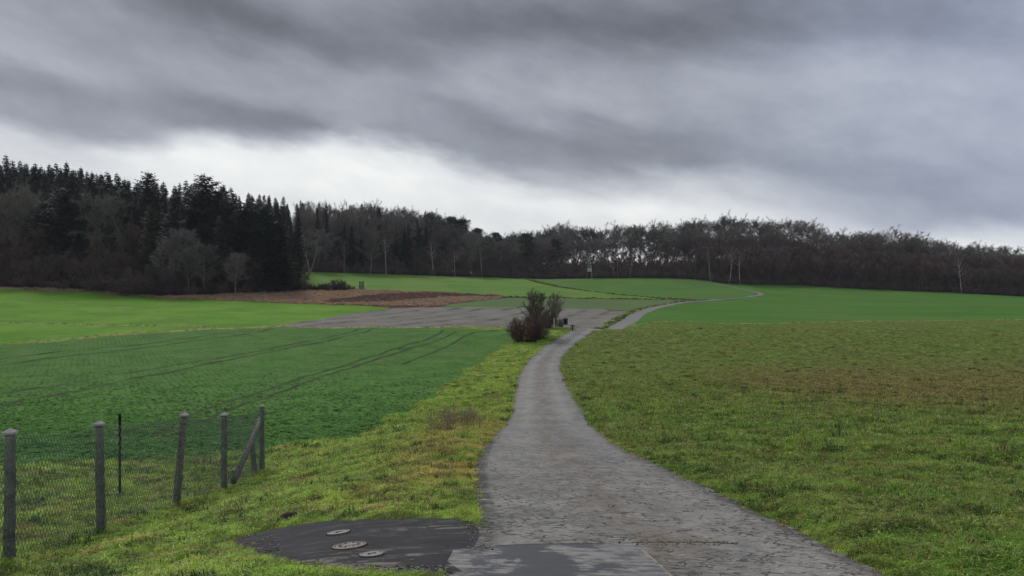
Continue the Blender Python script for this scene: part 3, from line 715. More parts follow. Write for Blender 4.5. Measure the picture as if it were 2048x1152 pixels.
# ------------------------------------------------------------------ trees
def rot_dir(d, ang, az_):
    d = d.normalized(); u = d.orthogonal().normalized(); v = d.cross(u)
    return (d * math.cos(ang) + (u * math.cos(az_) + v * math.sin(az_)) * math.sin(ang)).normalized()
def grow(r, p, d, L, n_, wob, up):
    pts = [p.copy()]; d = d.normalized()
    for i in range(n_):
        d = (d + Vector((r.gauss(0, wob), r.gauss(0, wob), r.gauss(0, wob) + up))).normalized(); p = p + d * (L / n_); pts.append(p.copy())
    return pts
def twig(mb, p, d, L, wv, r):
    s = d.cross(Vector((r.uniform(-1, 1), r.uniform(-1, 1), r.uniform(-1, 1))))
    s = s.normalized() * wv * .5; t = p + d * L
    i = len(mb.v); mb.v += [tuple(p - s), tuple(p + s), tuple(t)]; mb.f.append((i, i + 1, i + 2))
def bare(seed, H=20, cw_=8, cb=.35, nl=16, nt_=3500, tw=.035, tl=1.1, droop=0.0, stem=.014, forks=1, upk=.12, mt=None, mc=None, name='tree', flatk=.5):
    """leafless tree: stem, limbs, branches, twigs. returns (trunk mesh, crown mesh)"""
    r = random.Random(seed); tr = MB(); cr = MB(); ends = []
    stems = []
    for k in range(forks):
        d = Vector((r.uniform(-.12, .12), r.uniform(-.12, .12), 1)) if forks == 1 else Vector((math.cos(k * 6.28 / forks + r.random()) * .35, math.sin(k * 6.28 / forks + r.random()) * .35, 1))
        pts = grow(r, Vector((0, 0, -.2)), d, H * .86, 9, .05, .05); r0 = H * stem / (forks ** .4)
        tr.tube(pts, [r0 * (1.25 if i == 0 else 1) * (1 - i / 9.6) + .012 for i in range(10)], 6); stems.append((pts, r0))
    for i in range(nl):
        pts, r0 = stems[i % forks]; t = cb + (1 - cb) * ((i + r.random()) / nl) ** 1.0 * .98; q = t * .999 * 9 / 1.0; q = min(q, 8.95)
        a = int(q); p = pts[a].lerp(pts[a + 1], q - a); az_ = i * 2.4 + r.uniform(-.5, .5)
        h = (t - cb) / (1 - cb)
        L = cw_ * .5 * (math.sin(math.pi * min(1, .22 + h * .72)) * .85 + .14) * r.uniform(.8, 1.15)
        el_ = R(r.uniform(25, 50) + h * 12); d = Vector((math.cos(az_) * math.cos(el_), math.sin(az_) * math.cos(el_), math.sin(el_)))
        lp = grow(r, p, d, L * 1.25, 5, .13, upk); rr0 = r0 * (1 - t) * .55 + .025
        tr.tube(lp, [rr0 * (1 - j / 5.6) + .008 for j in range(6)], 4, False)
        for j in range(7):
            s = r.uniform(.25, 1.0) * 4.99; b_ = int(s); bp = lp[b_].lerp(lp[b_ + 1], s - b_); bd = rot_dir(lp[b_ + 1] - lp[b_], R(r.uniform(25, 60)), r.uniform(0, 6.28))
            bp_ = grow(r, bp, bd, L * r.uniform(.3, .55), 4, .18, upk * .8 - droop * .2)
            cr.tube(bp_, [rr0 * .35 * (1 - k_ / 4.8) + .006 for k_ in range(5)], 3, False); ends.append(bp_)
        ends.append(lp[2:])
    for i in range(nt_):
        e = r.choice(ends); s = r.random() ** .7 * (len(e) - 1.01); b_ = int(s); p = e[b_].lerp(e[b_ + 1], s - b_)
        d = rot_dir(e[b_ + 1] - e[b_], R(r.uniform(10, 75)), r.uniform(0, 6.28)); d.z += .25 - droop; d.normalize()
        L = tl * r.uniform(.4, 1.3); twig(cr, p, d, L, tw * r.uniform(.6, 1.3), r)
        if i % 2: twig(cr, p + d * L * .5, rot_dir(d, R(r.uniform(20, 50)), r.uniform(0, 6.28)), L * .6, tw * .8, r)
    return tr.data(name + '_trunk', mt), cr.data(name + '_crown', mc)
def spruce(seed, H=25, wd=6.5, cb=.12, mt=None, mc=None, dens=1.0, ragged=.25, tip=1.0):
    r = random.Random(seed); tr = MB(); cr = MB()
    tr.tube([(0, 0, -.3), (.05, 0, H * .5), (0, .03, H * .98)], [H * .014, H * .009, .03], 6)
    z = H * cb
    while z < H * .985:
        h = (z / H - cb) / (1 - cb); rad = wd * .5 * (1 - h) ** (.78 * tip) * (1 if h > .08 else .7) + .12
        nb = int((5 + 5 * (1 - h)) * dens); a0 = r.random() * 6.28
        for k in range(nb):
            az_ = a0 + k * 6.28 / nb + r.uniform(-.35, .35); L = rad * r.uniform(1 - ragged * 1.6, 1 + ragged)
            dz_ = r.uniform(-.38, -.05) + h * .45; c_, s_ = math.cos(az_), math.sin(az_)
            p = Vector((0, 0, z + r.uniform(-.2, .2)))
            for j in range(int(9 + L * 4.2)):
                t = r.uniform(.12, 1.0); q = p + Vector((c_ * L * t, s_ * L * t, dz_ * L * t + .10 * L * t * t))
                wv = (1.35 - .85 * t) * min(1.1, .42 + L * .17); ln = wv * r.uniform(.7, 1.2)
                a2 = az_ + r.choice((-1, 1)) * r.uniform(.3, 1.1); e = Vector((math.cos(a2) * ln, math.sin(a2) * ln, -r.uniform(.12, .6) * ln))
                sd = Vector((-math.sin(a2), math.cos(a2), r.uniform(-.6, .2))) * wv * .26
                i = len(cr.v); cr.v += [tuple(q - sd), tuple(q + sd), tuple(q + e)]; cr.f.append((i, i + 1, i + 2))
            tipv = p + Vector((c_ * L * 1.08, s_ * L * 1.08, dz_ * L + .14 * L)); sd = Vector((-s_, c_, 0)) * .16 * (1.1 - h)
            m_ = p + Vector((c_ * L * .3, s_ * L * .3, dz_ * L * .3)); i = len(cr.v); cr.v += [tuple(m_ - sd), tuple(m_ + sd), tuple(tipv)]; cr.f.append((i, i + 1, i + 2))
        z += (.42 + .35 * (1 - h)) * H / 25
    cr.tri((-.12, 0, H * .95), (.12, 0, H * .95), (0, 0, H * 1.02)); cr.tri((0, -.12, H * .95), (0, .12, H * .95), (0, 0, H * 1.02))
    return tr.data('spruce_trunk', mt), cr.data('spruce_crown', mc)
def pine(seed, H=22, wd=8, mt=None, mc=None, cb=.5):
    r = random.Random(seed); tr = MB(); cr = MB()
    pts = grow(r, Vector((0, 0, -.3)), Vector((0, 0, 1)), H * .93, 9, .05, .06); tr.tube(pts, [H * .013 * (1 - i / 11) + .03 for i in range(10)], 6)
    for i in range(22):
        t = cb + (1 - cb) * (i + r.random()) / 22; q = min(t * 9, 8.9); a = int(q); p = pts[a].lerp(pts[a + 1], q - a); az_ = i * 2.4
        h = (t - cb) / (1 - cb); L = wd * .5 * math.sqrt(max(.08, 1 - h ** 2.2)) * r.uniform(.55, 1.15) * (.7 + .3 * min(1, h * 4))
        d = Vector((math.cos(az_), math.sin(az_), .25 + .5 * h)); lp = grow(r, p, d, L, 4, .12, .04)
        tr.tube(lp, [.09, .07, .05, .035, .02], 4, False)
        for c_ in range(4):
            ct = lp[r.choice((2, 3, 4))] + Vector((r.gauss(0, .55), r.gauss(0, .55), r.gauss(.15, .2)))
            for k in range(46):
                v = Vector((r.gauss(0, .55), r.gauss(0, .55), r.gauss(0, .24))); b_ = ct + v; e = Vector((r.gauss(0, 1), r.gauss(0, 1), r.gauss(.4, .6))).normalized() * .5
                s = e.cross(Vector((r.gauss(0, 1), r.gauss(0, 1), r.gauss(0, 1)))).normalized() * .14
                i_ = len(cr.v); cr.v += [tuple(b_ - s), tuple(b_ + s), tuple(b_ + e)]; cr.f.append((i_, i_ + 1, i_ + 2))
    return tr.data('pine_trunk', mt), cr.data('pine_crown', mc)
def shrub(seed, H=3, wd=3, ns=26, nt_=3000, tw=.012, tl=.45, mt=None, mc=None, base=.35):
    r = random.Random(seed); tr = MB(); cr = MB(); ends = []
    for i in range(ns):
        a = r.uniform(0, 6.28); q = r.random() ** .5; p = Vector((math.cos(a) * q * wd * base * .5, math.sin(a) * q * wd * base * .5, -.05))
        L = H * r.uniform(.65, 1.05) * (1.08 - .3 * q)
        d = Vector((math.cos(a) * q * wd / H * .42, math.sin(a) * q * wd / H * .42, 1)); pts = grow(r, p, d, L, 6, .12, .0)
        tr.tube(pts, [.022 * H / 3 * (1 - j / 6.6) + .003 for j in range(7)], 3, False); ends.append(pts)
        for j in range(5):
            s = r.uniform(.8, 5.9); b_ = int(s); bp = pts[b_].lerp(pts[b_ + 1], s - b_)
            lp = grow(r, bp, rot_dir(pts[b_ + 1] - pts[b_], R(r.uniform(25, 65)), r.uniform(0, 6.28)), H * r.uniform(.15, .32), 3, .2, .03)
            cr.tube(lp, [.008 * H / 3, .006 * H / 3, .005 * H / 3, .003], 3, False); ends.append(lp)
    for i in range(nt_):
        e = r.choice(ends); s = r.random() * (len(e) - 1.01); b_ = int(s); p = e[b_].lerp(e[b_ + 1], s - b_)
        twig(cr, p, rot_dir(e[b_ + 1] - e[b_], R(r.uniform(15, 80)), r.uniform(0, 6.28)), tl * r.uniform(.4, 1.3), tw * r.uniform(.6, 1.4), r)
    return tr.data('shrub_stems', mt), cr.data('shrub_twigs', mc)

def bark(name, a, b_, sc=2.0):
    m, nt, b, p = mat(name, .9); tcn = nt.nodes.new('ShaderNodeTexCoord'); p = E(nt, tcn.outputs['Object']); x, y, z = sep(nt, p)
    oi = nt.nodes.new('ShaderNodeObjectInfo'); rnd = E(nt, oi.outputs['Random'])
    n_ = noise(nt, vec(nt, x * 3.0, y * 3.0, z), sc, 4, .6); finish(nt, b, scalec(nt, mixc(nt, n_.smooth(.35, .65), a, b_), rnd * .6 + .7)); return m
B_dark = bark('dark_bark', (.045, .036, .032), (.080, .068, .060)); B_twig = bark('brown_twigs', (.130, .096, .080), (.185, .142, .116), .6)
B_purple = bark('purple_twigs', (.138, .092, .082), (.188, .128, .110), .5); B_grey = bark('grey_twigs', (.180, .160, .148), (.250, .225, .205), .6)
B_birch = bark('birch_bark', (.58, .54, .50), (.28, .26, .24), 1.5); B_rust = bark('rust_twigs', (.165, .105, .088), (.225, .145, .118), 1.2)
B_pale = bark('pale_bark', (.24, .21, .18), (.15, .13, .11), 1.5); B_olive = bark('olive_twigs', (.20, .18, .13), (.27, .245, .18), 1.0); B_crown = bark('crown_twigs', (.170, .150, .130), (.225, .200, .172), .6)
def needles(name, a, b_):
    def f(nt, p, rnd, isl): return scalec(nt, mixc(nt, isl, a, b_), rnd * .6 + .7)
    return leafmat(name, f, .7, .08)
N_spruce = needles('spruce_needles', (.020, .032, .020), (.038, .052, .034)); N_pine = needles('pine_needles', (.028, .042, .024), (.055, .070, .040))
N_larch = needles('brown_needles', (.052, .043, .032), (.081, .066, .049)); N_ivy = needles('ivy_leaf', (.030, .055, .020), (.055, .085, .035))

MOD = {  # tree models by kind
 'spruce': [spruce(s, 25, 8.6 + (s % 3) * 1.3, .06 + .05 * (s % 2), B_dark, N_spruce, 1.15) for s in range(5)],
 'fir': [spruce(20 + s, 24, 12.5, .05, B_dark, N_spruce, 1.35, .42, .62) for s in range(4)],
 'pine': [pine(s, 22, 8.5, B_dark, N_pine) for s in range(3)],
 'larch': [spruce(30 + s, 20, 7.5, .06, B_dark, N_larch, .8, .35, .8) for s in range(2)],
 'beech': [bare(60 + s, 22, 14.5, .44, 34, 15000, .044, 1.15, .30, .014, 1 + s % 3, .01, B_dark, B_crown) for s in range(5)],
 'young': [bare(80 + s, 13, 6.5, .12, 24, 5200, .044, 1.0, 0, .009, 2, .14, B_dark, (B_purple, B_twig)[s % 2]) for s in range(4)],
 'grey': [bare(95 + s, 16, 8.5, .22, 26, 7000, .042, 1.1, .1, .012, 1, .12, B_pale, B_grey) for s in range(2)],
 'forked': [bare(120, 18, 7.5, .40, 18, 3200, .030, 1.0, .35, .012, 3, .03, B_birch, B_grey)],
 'birch': [bare(110 + s, 18, 6.5, .45, 16, 2200, .030, 1.0, .45, .011, 1, .05, B_birch, B_purple) for s in range(3)],
 'bush': [shrub(130 + s, 3.2, 4.2, 34, 2200, .035, .7, B_dark, (B_purple, B_twig, B_dark)[s]) for s in range(3)],
}
HM = {'forked': 18.4, 'fir': 24, 'spruce': 25, 'pine': 22, 'larch': 20, 'beech': 22.5, 'young': 13.4, 'grey': 16.4, 'birch': 18.4, 'bush': 3.2}
NM = {'forked': ('birch_tree', 'birch tree'), 'fir': ('fir_tree', 'fir tree'), 'spruce': ('spruce_tree', 'spruce tree'), 'pine': ('pine_tree', 'pine tree'), 'larch': ('brown_conifer', 'conifer'), 'beech': ('beech_tree', 'tree'),
      'young': ('young_tree', 'tree'), 'grey': ('grey_tree', 'tree'), 'birch': ('birch_tree', 'birch tree'), 'bush': ('bare_bush', 'bush')}
gz_cache = {}
def gz(X, Y): return float(full_z([X], [Y])[0])
def add_tree(kind, X, Y, H, label, group, wf=1.0, vi=None):
    nm, cat = NM[kind]; tr, cr = MOD[kind][(vi if vi is not None else random.randrange(99)) % len(MOD[kind])]
    e = empty(nm, (X, Y, gz(X, Y)), random.uniform(0, 6.28)); s = H / HM[kind]; e.scale = (s * wf, s * wf, s)
    tag(e, label, cat, group)
    link('trunk' if kind != 'bush' else 'stems', tr, e); link('crown' if kind != 'bush' else 'twigs', cr, e)
    return e
def at(kind, px, d, top, label, group=None, wf=1.0, vi=None):
    X = (px - CX) * d / F; H = (HY - top) / F * d + EYE - gz(X, d)
    if vi is None: vi = random.randrange(60)
    if label.count('{'): label = label.replace('{zone}', zone(px, d)).replace('{look}', look(H, kind, vi))
    return add_tree(kind, X, d, max(H, 1.0), label, group, wf, vi)
ZONES = [(-999, 30, 'at the left edge of the photo'), (30, 110, 'left of the very dark broad spruce'), (110, 190, 'around the very dark broad spruce'), (190, 270, 'left of the round-topped conifer'),
         (270, 330, 'below the slender round-topped conifer'), (330, 385, 'left of the tallest broad fir'), (385, 440, 'below the tallest broad fir'), (440, 500, 'right of the tallest broad fir'), (500, 596, 'near the corner of the left wood'),
         (596, 660, 'around the forked white birch'), (660, 730, 'above the small grey hide'), (730, 800, 'beside the darkest spruces'), (800, 880, 'right of the darkest spruces'), (880, 950, 'below the skyline pines'), (950, 1010, 'near the lone tall white birch'),
         (1010, 1075, 'below the layered lone pine'), (1075, 1140, 'left of the raised pale hide'), (1140, 1215, 'behind the raised pale hide'), (1215, 1290, 'around the pale curved trunk'), (1290, 1380, 'left of the track entering the wood'),
         (1380, 1440, 'beside the track entering the wood'), (1440, 1500, 'around the birch pair by the crest'), (1500, 1570, 'just right of the birch pair'), (1570, 1660, 'above the bend side of the wheat field'),
         (1660, 1750, 'left half of the right field edge'), (1750, 1850, 'middle of the right field edge'), (1850, 1960, 'around the single pale birch far right'), (1960, 9999, 'at the right edge of the photo')]
def zone(px, d):
    for a, b, t in ZONES:
        if a <= px < b: return t
def look(H, kind, vi=0):
    hue = {'young': ('reddish', 'brown'), 'bush': ('reddish', 'brown', 'blackish')}.get(kind)
    return look_h(H, kind) + (' ' + hue[vi % len(hue)] if hue else '')
def look_h(H, kind): return 'short' if H < HM[kind] * .72 else 'low' if H < HM[kind] * .88 else 'medium' if H < HM[kind] * 1.05 else 'tall' if H < HM[kind] * 1.25 else 'very tall'
def edge_d(px):   # depth of the forest edge by column
    return np.interp(px, EDX, EDY)
EDX, EDY = [], []
for p in ((-300, 566), (-150, 570), (0, 574), (100, 578), (200, 584), (330, 593), (430, 590), (560, 586), (590, 576)):
    EDX.append(p[0]); EDY.append(hit(*p)[1])
for p in ((600, 543), (700, 546), (900, 553), (1040, 557), (1200, 557), (1390, 558), (1440, 566), (1600, 571), (1800, 581), (2048, 593), (2300, 604)):
    EDX.append(p[0]); EDY.append(hit(*p)[1])
print('EDGE', list(zip(EDX, [round(float(q)) for q in EDY])))
sky_x = [-300, 14, 82, 133, 183, 222, 275, 347, 437, 478, 528, 584, 697, 776, 834, 902, 953, 991, 1052, 1109, 1157, 1219, 1297, 1362, 1448, 1547, 1601, 1649, 1725, 1767, 1812, 1880, 1955, 2005, 2048, 2400]
sky_y = [320, 326, 331, 335, 343, 357, 363, 376, 380, 390, 390, 400, 403, 411, 419, 428, 451, 462, 466, 452, 447, 450, 446, 436, 434, 435, 443, 456, 459, 456, 461, 473, 484, 492, 503, 520]
def skyline(px): return float(np.interp(px, sky_x, sky_y))
# --- left wood: skyline spruces at the back
G1 = 'spruces on the skyline of the left wood'
for px, top in ((-60, 322), (-30, 328), (14, 326), (31, 334), (41, 332), (55, 336), (68, 333), (82, 331), (104, 333), (120, 340), (133, 335), (150, 340), (162, 334), (174, 342), (183, 343), (193, 346), (205, 350), (222, 357), (239, 362), (255, 360), (275, 363), (312, 368), (330, 373), (347, 376), (357, 378), (372, 384), (478, 390), (506, 392), (528, 388), (555, 402)):
    at('spruce', px, 238 + random.uniform(-8, 10), top, '{look} dark spruce top on the left skyline, {zone}', G1, .85)
for px in range(-80, 600, 26):
    at('spruce', px + random.uniform(-8, 8), 216 + random.uniform(-6, 6), skyline(px) + random.uniform(14, 40), '{look} dark spruce inside the left wood, {zone}', 'spruces inside the left wood', .9)
# landmark conifers
at('fir', 296, 200, 342, 'slender dark conifer with a rounded open top rising above the left wood', None, .8, 1)
at('fir', 408, 196, 348, 'tallest broad dark fir, pointed layered top standing clear of the left wood', None, 1.25, 2)
at('fir', 437, 202, 378, 'dark fir close behind the right flank of the tallest broad fir', None, 1.1, 3)
at('fir', 245, 190, 376, 'dark pointed spruce in the front of the left wood between two brown crowns', None, 1.0, 0)
at('fir', 88, 188, 402, 'broad dark spruce whose left side slopes down over brown trees', None, 1.25, 1)
at('fir', 128, 186, 374, 'very dark broad spruce in the front of the left wood near its left end', None, 1.2, 2)
at('fir', 168, 188, 384, 'dark spruce beside the very dark broad one, ragged right side', None, 1.1, 4)
at('fir', 492, 190, 402, 'dark dense conifer near the right end of the left wood', None, 1.15, 0)
at('fir', 528, 187, 410, 'dark dense conifer one before the corner of the left wood', None, 1.1, 3)
at('fir', 556, 184, 440, 'dark dense conifer with foliage to the ground at the corner of the left wood', None, 1.25, 1)
at('fir', 462, 192, 398, 'dark conifer between the tallest fir and the corner trees', None, 1.1, 2)
for px, d_, tp_ in ((60, 196, 420), (108, 192, 392), (150, 190, 398), (188, 196, 405), (228, 196, 392), (262, 195, 398), (385, 195, 405), (425, 190, 412), (448, 197, 392), (478, 188, 418), (510, 189, 408), (540, 187, 424)):
    at('fir', px, d_, tp_, '{look} dark fir in the left wood, {zone}', 'dark firs in the left wood', 1.0)
# brown conifers / bare trees in front
at('larch', 300, 182, 408, 'brown thinly needled conifer with pale stem in the left wood', None, 1.0, 0)
at('larch', 345, 184, 392, 'tall grey-brown conifer leaning into its neighbours left of the tallest fir', None, 1.1, 1)
at('larch', 440, 182, 430, 'dull brown conifer in front of the dark firs near the corner', None, 1.0, 0)
at('grey', 380, 179, 448, 'pale grey-brown bare tree with a dense rounded crown before the tallest fir', None, 1.1, 0)
at('grey', 408, 178, 480, 'pale grey-brown low bare tree right of the rounded one', None, 1.2, 1)
at('grey', 340, 180, 470, 'greyish bare tree left of the pale rounded one', None, 1.1, 1)
at('grey', 470, 178, 500, 'low greyish bare tree at the foot of the dark corner conifers', None, 1.2, 0)
GL = 'bare brown trees at the front of the left wood'
for px, top in ((-60, 380), (-20, 372), (20, 366), (45, 380), (205, 385), (225, 400), (10, 430), (60, 440), (100, 470), (150, 480), (190, 440), (215, 455), (270, 440), (30, 470), (-30, 450), (320, 450)):
    at('beech' if top < 440 else 'young', px, 181 + random.uniform(0, 12), top, '{look} bare tree in the left wood, {zone}', GL, .8)
for px in range(-60, 590, 17):
    at('young', px + random.uniform(-6, 6), float(edge_d(px)) + random.uniform(1.5, 5), 522 + random.uniform(-22, 25), '{look} bare tree edging the wood, {zone}', 'low bare trees along the left wood edge', .9)
for px in range(-70, 596, 14):
    at('bush', px + random.uniform(-5, 5), float(edge_d(px)) + random.uniform(-.5, 1.5), 560 + random.uniform(-9, 6) + (8 if px > 200 else 0), '{look} bush fringing the wood, {zone}', 'bushes along the left wood edge', 1.1)
at('bush', 262, float(edge_d(262)) - 2, 545, 'rounded grey-brown bush bulging out from the left wood edge', None, 1.6, 1)
# --- hedge spit beyond the corner
for px in range(584, 706, 8):
    X, Y = hit(px, 582.5); H = (HY - (571 - 4 * math.sin(px * .05))) / F * Y + EYE - gz(X, Y)
    add_tree('bush', X, Y + random.uniform(-1, 3), H, 'low dark-brown bush filling the spit of scrub beyond the wood corner', 'low filling bushes of the scrub spit', .9, 2)
for i, (px, top, wf) in enumerate(((590, 556, 1.3), (606, 560, 1.2), (622, 566, 1.4), (640, 566, 1.3), (655, 564, 1.2), (672, 556, 1.3), (684, 559, 1.3), (697, 568, 1.1))):
    X, Y = hit(px, 583 - i * .5); H = (HY - top) / F * Y + EYE - gz(X, Y)



    add_tree('bush', X, Y, H, 'dark low hedge bush on the spit of scrub beyond the wood corner' if px not in (672,) else 'highest dark bush with windswept top on the spit of scrub', 'scrub spit bushes' if px != 672 else None, wf * .7, 2)
at('grey', 612, 194, 525, 'small crooked bare tree with low spreading branches on the spit of scrub', None, .8, 0)
# --- centre wood
G2 = 'bare trees of the wood behind the upper field'
for px in range(585, 1130, 21):
    d = float(edge_d(px)); kind = random.choice(('spruce', 'spruce', 'beech', 'young')) if px < 860 else random.choice(('beech', 'young', 'pine'))
    if kind == 'young': kind = 'beech'
    at(kind, px + random.uniform(-8, 8), d + random.uniform(10, 20), skyline(px) + random.uniform(12, 42), ('dark conifer' if kind != 'beech' else 'bare brown tree') + ' inside the middle wood, {zone}', 'conifers of the wood behind the upper field' if kind != 'beech' else G2, .85 if kind == 'spruce' else 1)
for px in range(575, 1130, 15):
    k2 = ('spruce' if random.random() < (.35 if px < 760 else .08) else 'beech') if px < 960 else 'beech'
    at(k2, px + random.uniform(-6, 6), float(edge_d(px)) + random.uniform(34, 48), skyline(px) + random.uniform(-3, 9), ('narrow dark spruce' if k2 == 'spruce' else 'bare tree') + ' on the middle skyline, {zone}', 'skyline trees of the middle wood', .7)
for px, top, wf, lb in ((601, 399, .7, 'spiky dark spruce top just right of the left wood on the skyline'), (755, 410, .8, 'dark conifer on the middle skyline left of the bare crowns'),):
    at('spruce', px, 300, top, lb, None, wf)
for px, top, lb in ((861, 421, 'dark pine with clumped crown, first of the pines on the middle skyline'), (902, 427, 'dark pine, tallest on the middle skyline of the pines'), (922, 432, 'dark pine leaning beside the tallest skyline pine'),
                    (953, 451, 'lower dark pine stepping down the middle skyline'), (991, 460, 'small dark pine at the lowest dip of the skyline'), (1052, 461, 'layered dark pine alone among bare crowns right of the dip'), (1108, 473, 'low dark pine among bare crowns above the two field clump')):
    at('pine', px, 318, top, lb, None, 1.0)
for px, top, lb in ((-1, 448, 'white-stemmed forked birch, brightest trunk at the left of the middle wood'), (598, 462, 'thin pale birch left of the forked white birch'),
                    (688, 470, 'thin pale leaning birch in front of the dark spruces'), (740, 468, 'birch with a short pale foot in the middle wood'), (772, 450, 'straight birch with white trunk before the darkest spruces'),
                    (868, 468, 'pale leaning birch in the brown part of the middle wood'), (910, 490, 'short birch with faint pale stem'), (964, 478, 'tall white birch standing by itself right in the middle wood'),
                    (1260, 492, 'thin pale birch right of the raised hide'), (1421, 480, 'pale birch left of the birch pair beyond the crest'), (1458, 478, 'white birch beyond the crest field where the track ends'), (1480, 486, 'pale birch right of the white birch where the track ends'),
                    (1924, 505, 'single pale birch stem in the dark thicket far right')):
    if px < 0: at('forked', 620, float(edge_d(620)) - 5, top, lb, None, 1.0, 0)
    else: at('birch', px, float(edge_d(px)) + .3, top, lb, None, .95)
at('grey', 634, float(edge_d(640)) + 1, 452, 'spreading pale pinkish bare tree around the white birch', None, 1.3, 1)
at('grey', 590, float(edge_d(600)) - 1, 460, 'pinkish bare tree left of the forked birch', None, 1.2, 0)
at('grey', 745, float(edge_d(745)) + 3, 448, 'greyish spreading bare tree in the middle wood', None, 1.1, 1)
at('grey', 935, float(edge_d(935)) + 3, 455, 'greyish bare tree below the skyline pines', None, 1.1, 0)
for px in (690, 705, 720, 790, 805, 820, 700, 812):
    at('spruce', px + random.uniform(-4, 4), float(edge_d(px)) + random.uniform(3, 7), random.uniform(440, 478), '{look} very dark spruce at the front of the middle wood, {zone}', 'dark spruces at the front of the middle wood', .8)
# --- young thicket, centre to right, in rows
def thick_top(px): return float(np.interp(px, [580, 700, 850, 1000, 1100, 1300, 1400, 1500, 1700, 1900, 2048, 2300], [500, 500, 490, 500, 502, 505, 494, 488, 490, 500, 512, 525]))
for rr_, (off, n_) in enumerate(((2.5, 13.5), (7, 15), (12, 16))):
    px = 596 + rr_ * 5
    while px < 2120:
        if not (1388 < px < 1420 and rr_ == 0) and not (rr_ == 0 and min(abs(px - b_) for b_ in (618, 598, 688, 740, 772, 868, 910, 964, 1178, 1235, 1260, 1421, 1458, 1480, 1924)) < 7):
            side = 'the middle wood' if px < 1215 else 'the right wood'
            row_ = ('front edge', 'second rank', 'inner rank')[rr_]
            at('young', px, float(edge_d(px)) + off + random.uniform(-1.5, 1.5), thick_top(px) + (26 if rr_ == 0 else 12 if rr_ == 1 else 0) + random.uniform(-9, 12), '{look} leafless young tree, %s, {zone}' % row_, 'young trees along the edge of %s' % side, 1.05)
        px += n_ * random.uniform(.8, 1.2)
# --- tall bare crowns behind the thicket on the right
px = 1100.
while px < 2110:
    at('beech', px, 356 + random.uniform(-6, 8), skyline(px) + random.uniform(-5, 11), '{look} fan-crowned bare skyline tree, {zone}', 'tall bare trees on the right skyline', 1.0)
    px += random.uniform(17, 30) if px < 1620 else random.uniform(20, 36)
px = 1110.
while px < 1720:
    at('beech', px, 338 + random.uniform(-4, 4), skyline(px) + random.uniform(14, 34), '{look} bare tree before the skyline crowns, {zone}', 'bare trees before the right skyline', .9)
    px += random.uniform(24, 40)
# --- forest behind and low brush: uncountable
def mass(name, kinds, pts, label, cat):
    ms = []; 
    for k in kinds:
        for tr, cr in MOD[k][:2]:
            j = bpy.data.meshes.new(name); va = np.empty(len(tr.vertices) * 3); vb = np.empty(len(cr.vertices) * 3)
            tr.vertices.foreach_get('co', va); cr.vertices.foreach_get('co', vb); fa = [tuple(p.vertices) for p in tr.polygons]; fb = [tuple(q + len(tr.vertices) for q in p.vertices) for p in cr.polygons]
            j.from_pydata(np.r_[va, vb].reshape(-1, 3).tolist(), [], fa + fb); j.materials.append(tr.materials[0]); j.materials.append(cr.materials[0])
            j.polygons.foreach_set('material_index', [0] * len(fa) + [1] * len(fb)); ms.append(j)
    P_ = np.array(pts); Z = full_z(P_[:, 0], P_[:, 1])
    return scatter(name, ms, np.c_[P_[:, 0], P_[:, 1], Z], rng.uniform(0, 6.28, len(P_)), P_[:, 2] * rng.uniform(.85, 1.15, len(P_)), rng.integers(0, len(ms), len(P_)), label, cat)
pts = []
for px in np.arange(-300, 2350, 9):
    if px > 590 and px < 1380: rows = (20, 26)
    elif px >= 1380: rows = (16, 20)
    else: rows = (9, 14, 20)
    for rr_ in rows:
        d = float(edge_d(px)) + rr_ + random.uniform(-2, 2); X = (px + random.uniform(-4, 4) - CX) * d / F
        tp = (thick_top(px) + 22) if px > 590 else random.uniform(490, 520)
        H = (HY - tp) / F * d + EYE - float(smooth_z(X, d)); pts.append((X, d, max(.4, H / 13.4)))
mass('young_woodland', ['young'], pts, 'mass of leafless young trees deep inside the wood', 'woodland')
pts = []
for px in np.arange(-260, 575, 8):
    for d in (224, 232, 250, 258):
        d += random.uniform(-3, 3); X = (px + random.uniform(-4, 4) - CX) * d / F; H = (HY - skyline(px) - random.uniform(6, 34)) / F * d + EYE - float(smooth_z(X, d)); pts.append((X, d, H / 25))
for px in np.arange(590, 900, 9):
    for d in (318, 330):
        d += random.uniform(-3, 3); X = (px + random.uniform(-4, 4) - CX) * d / F; H = (HY - skyline(px) - random.uniform(14, 40)) / F * d + EYE - float(smooth_z(X, d)); pts.append((X, d, H / 25))
mass('conifer_woodland', ['spruce'], pts, 'mass of dark spruces deep inside the left and middle wood', 'woodland')
pts = []
for px in list(np.arange(860, 1130, 13)) + list(np.arange(1290, 1650, 15)) + list(np.arange(1660, 2300, 19)):
    for d in (342, 350):
        lowr = 22 if 1130 < px < 1655 else 0
        if lowr and d == 350 and px < 1350: continue
        d += random.uniform(-3, 3); X = (px + random.uniform(-4, 4) - CX) * d / F; H = (HY - skyline(px) - lowr - random.uniform(12, 34)) / F * d + EYE - float(smooth_z(X, d)); pts.append((X, d, H / 22.5))
mass('bare_woodland', ['beech'], pts, 'mass of bare trees deep inside the middle and right wood', 'woodland')
pts = []
for px in np.arange(598, 2200, 5.5):
    d = float(edge_d(px)) + random.uniform(.2, 1.6); pts.append(((px - CX) * d / F, d, random.uniform(.5, .95)))
    if random.random() < .7: d += random.uniform(2, 8); pts.append(((px - CX) * d / F, d, random.uniform(.9, 1.5)))
mass('undergrowth', ['bush'], pts, 'low dark undergrowth along the foot of the middle and right wood', 'undergrowth')

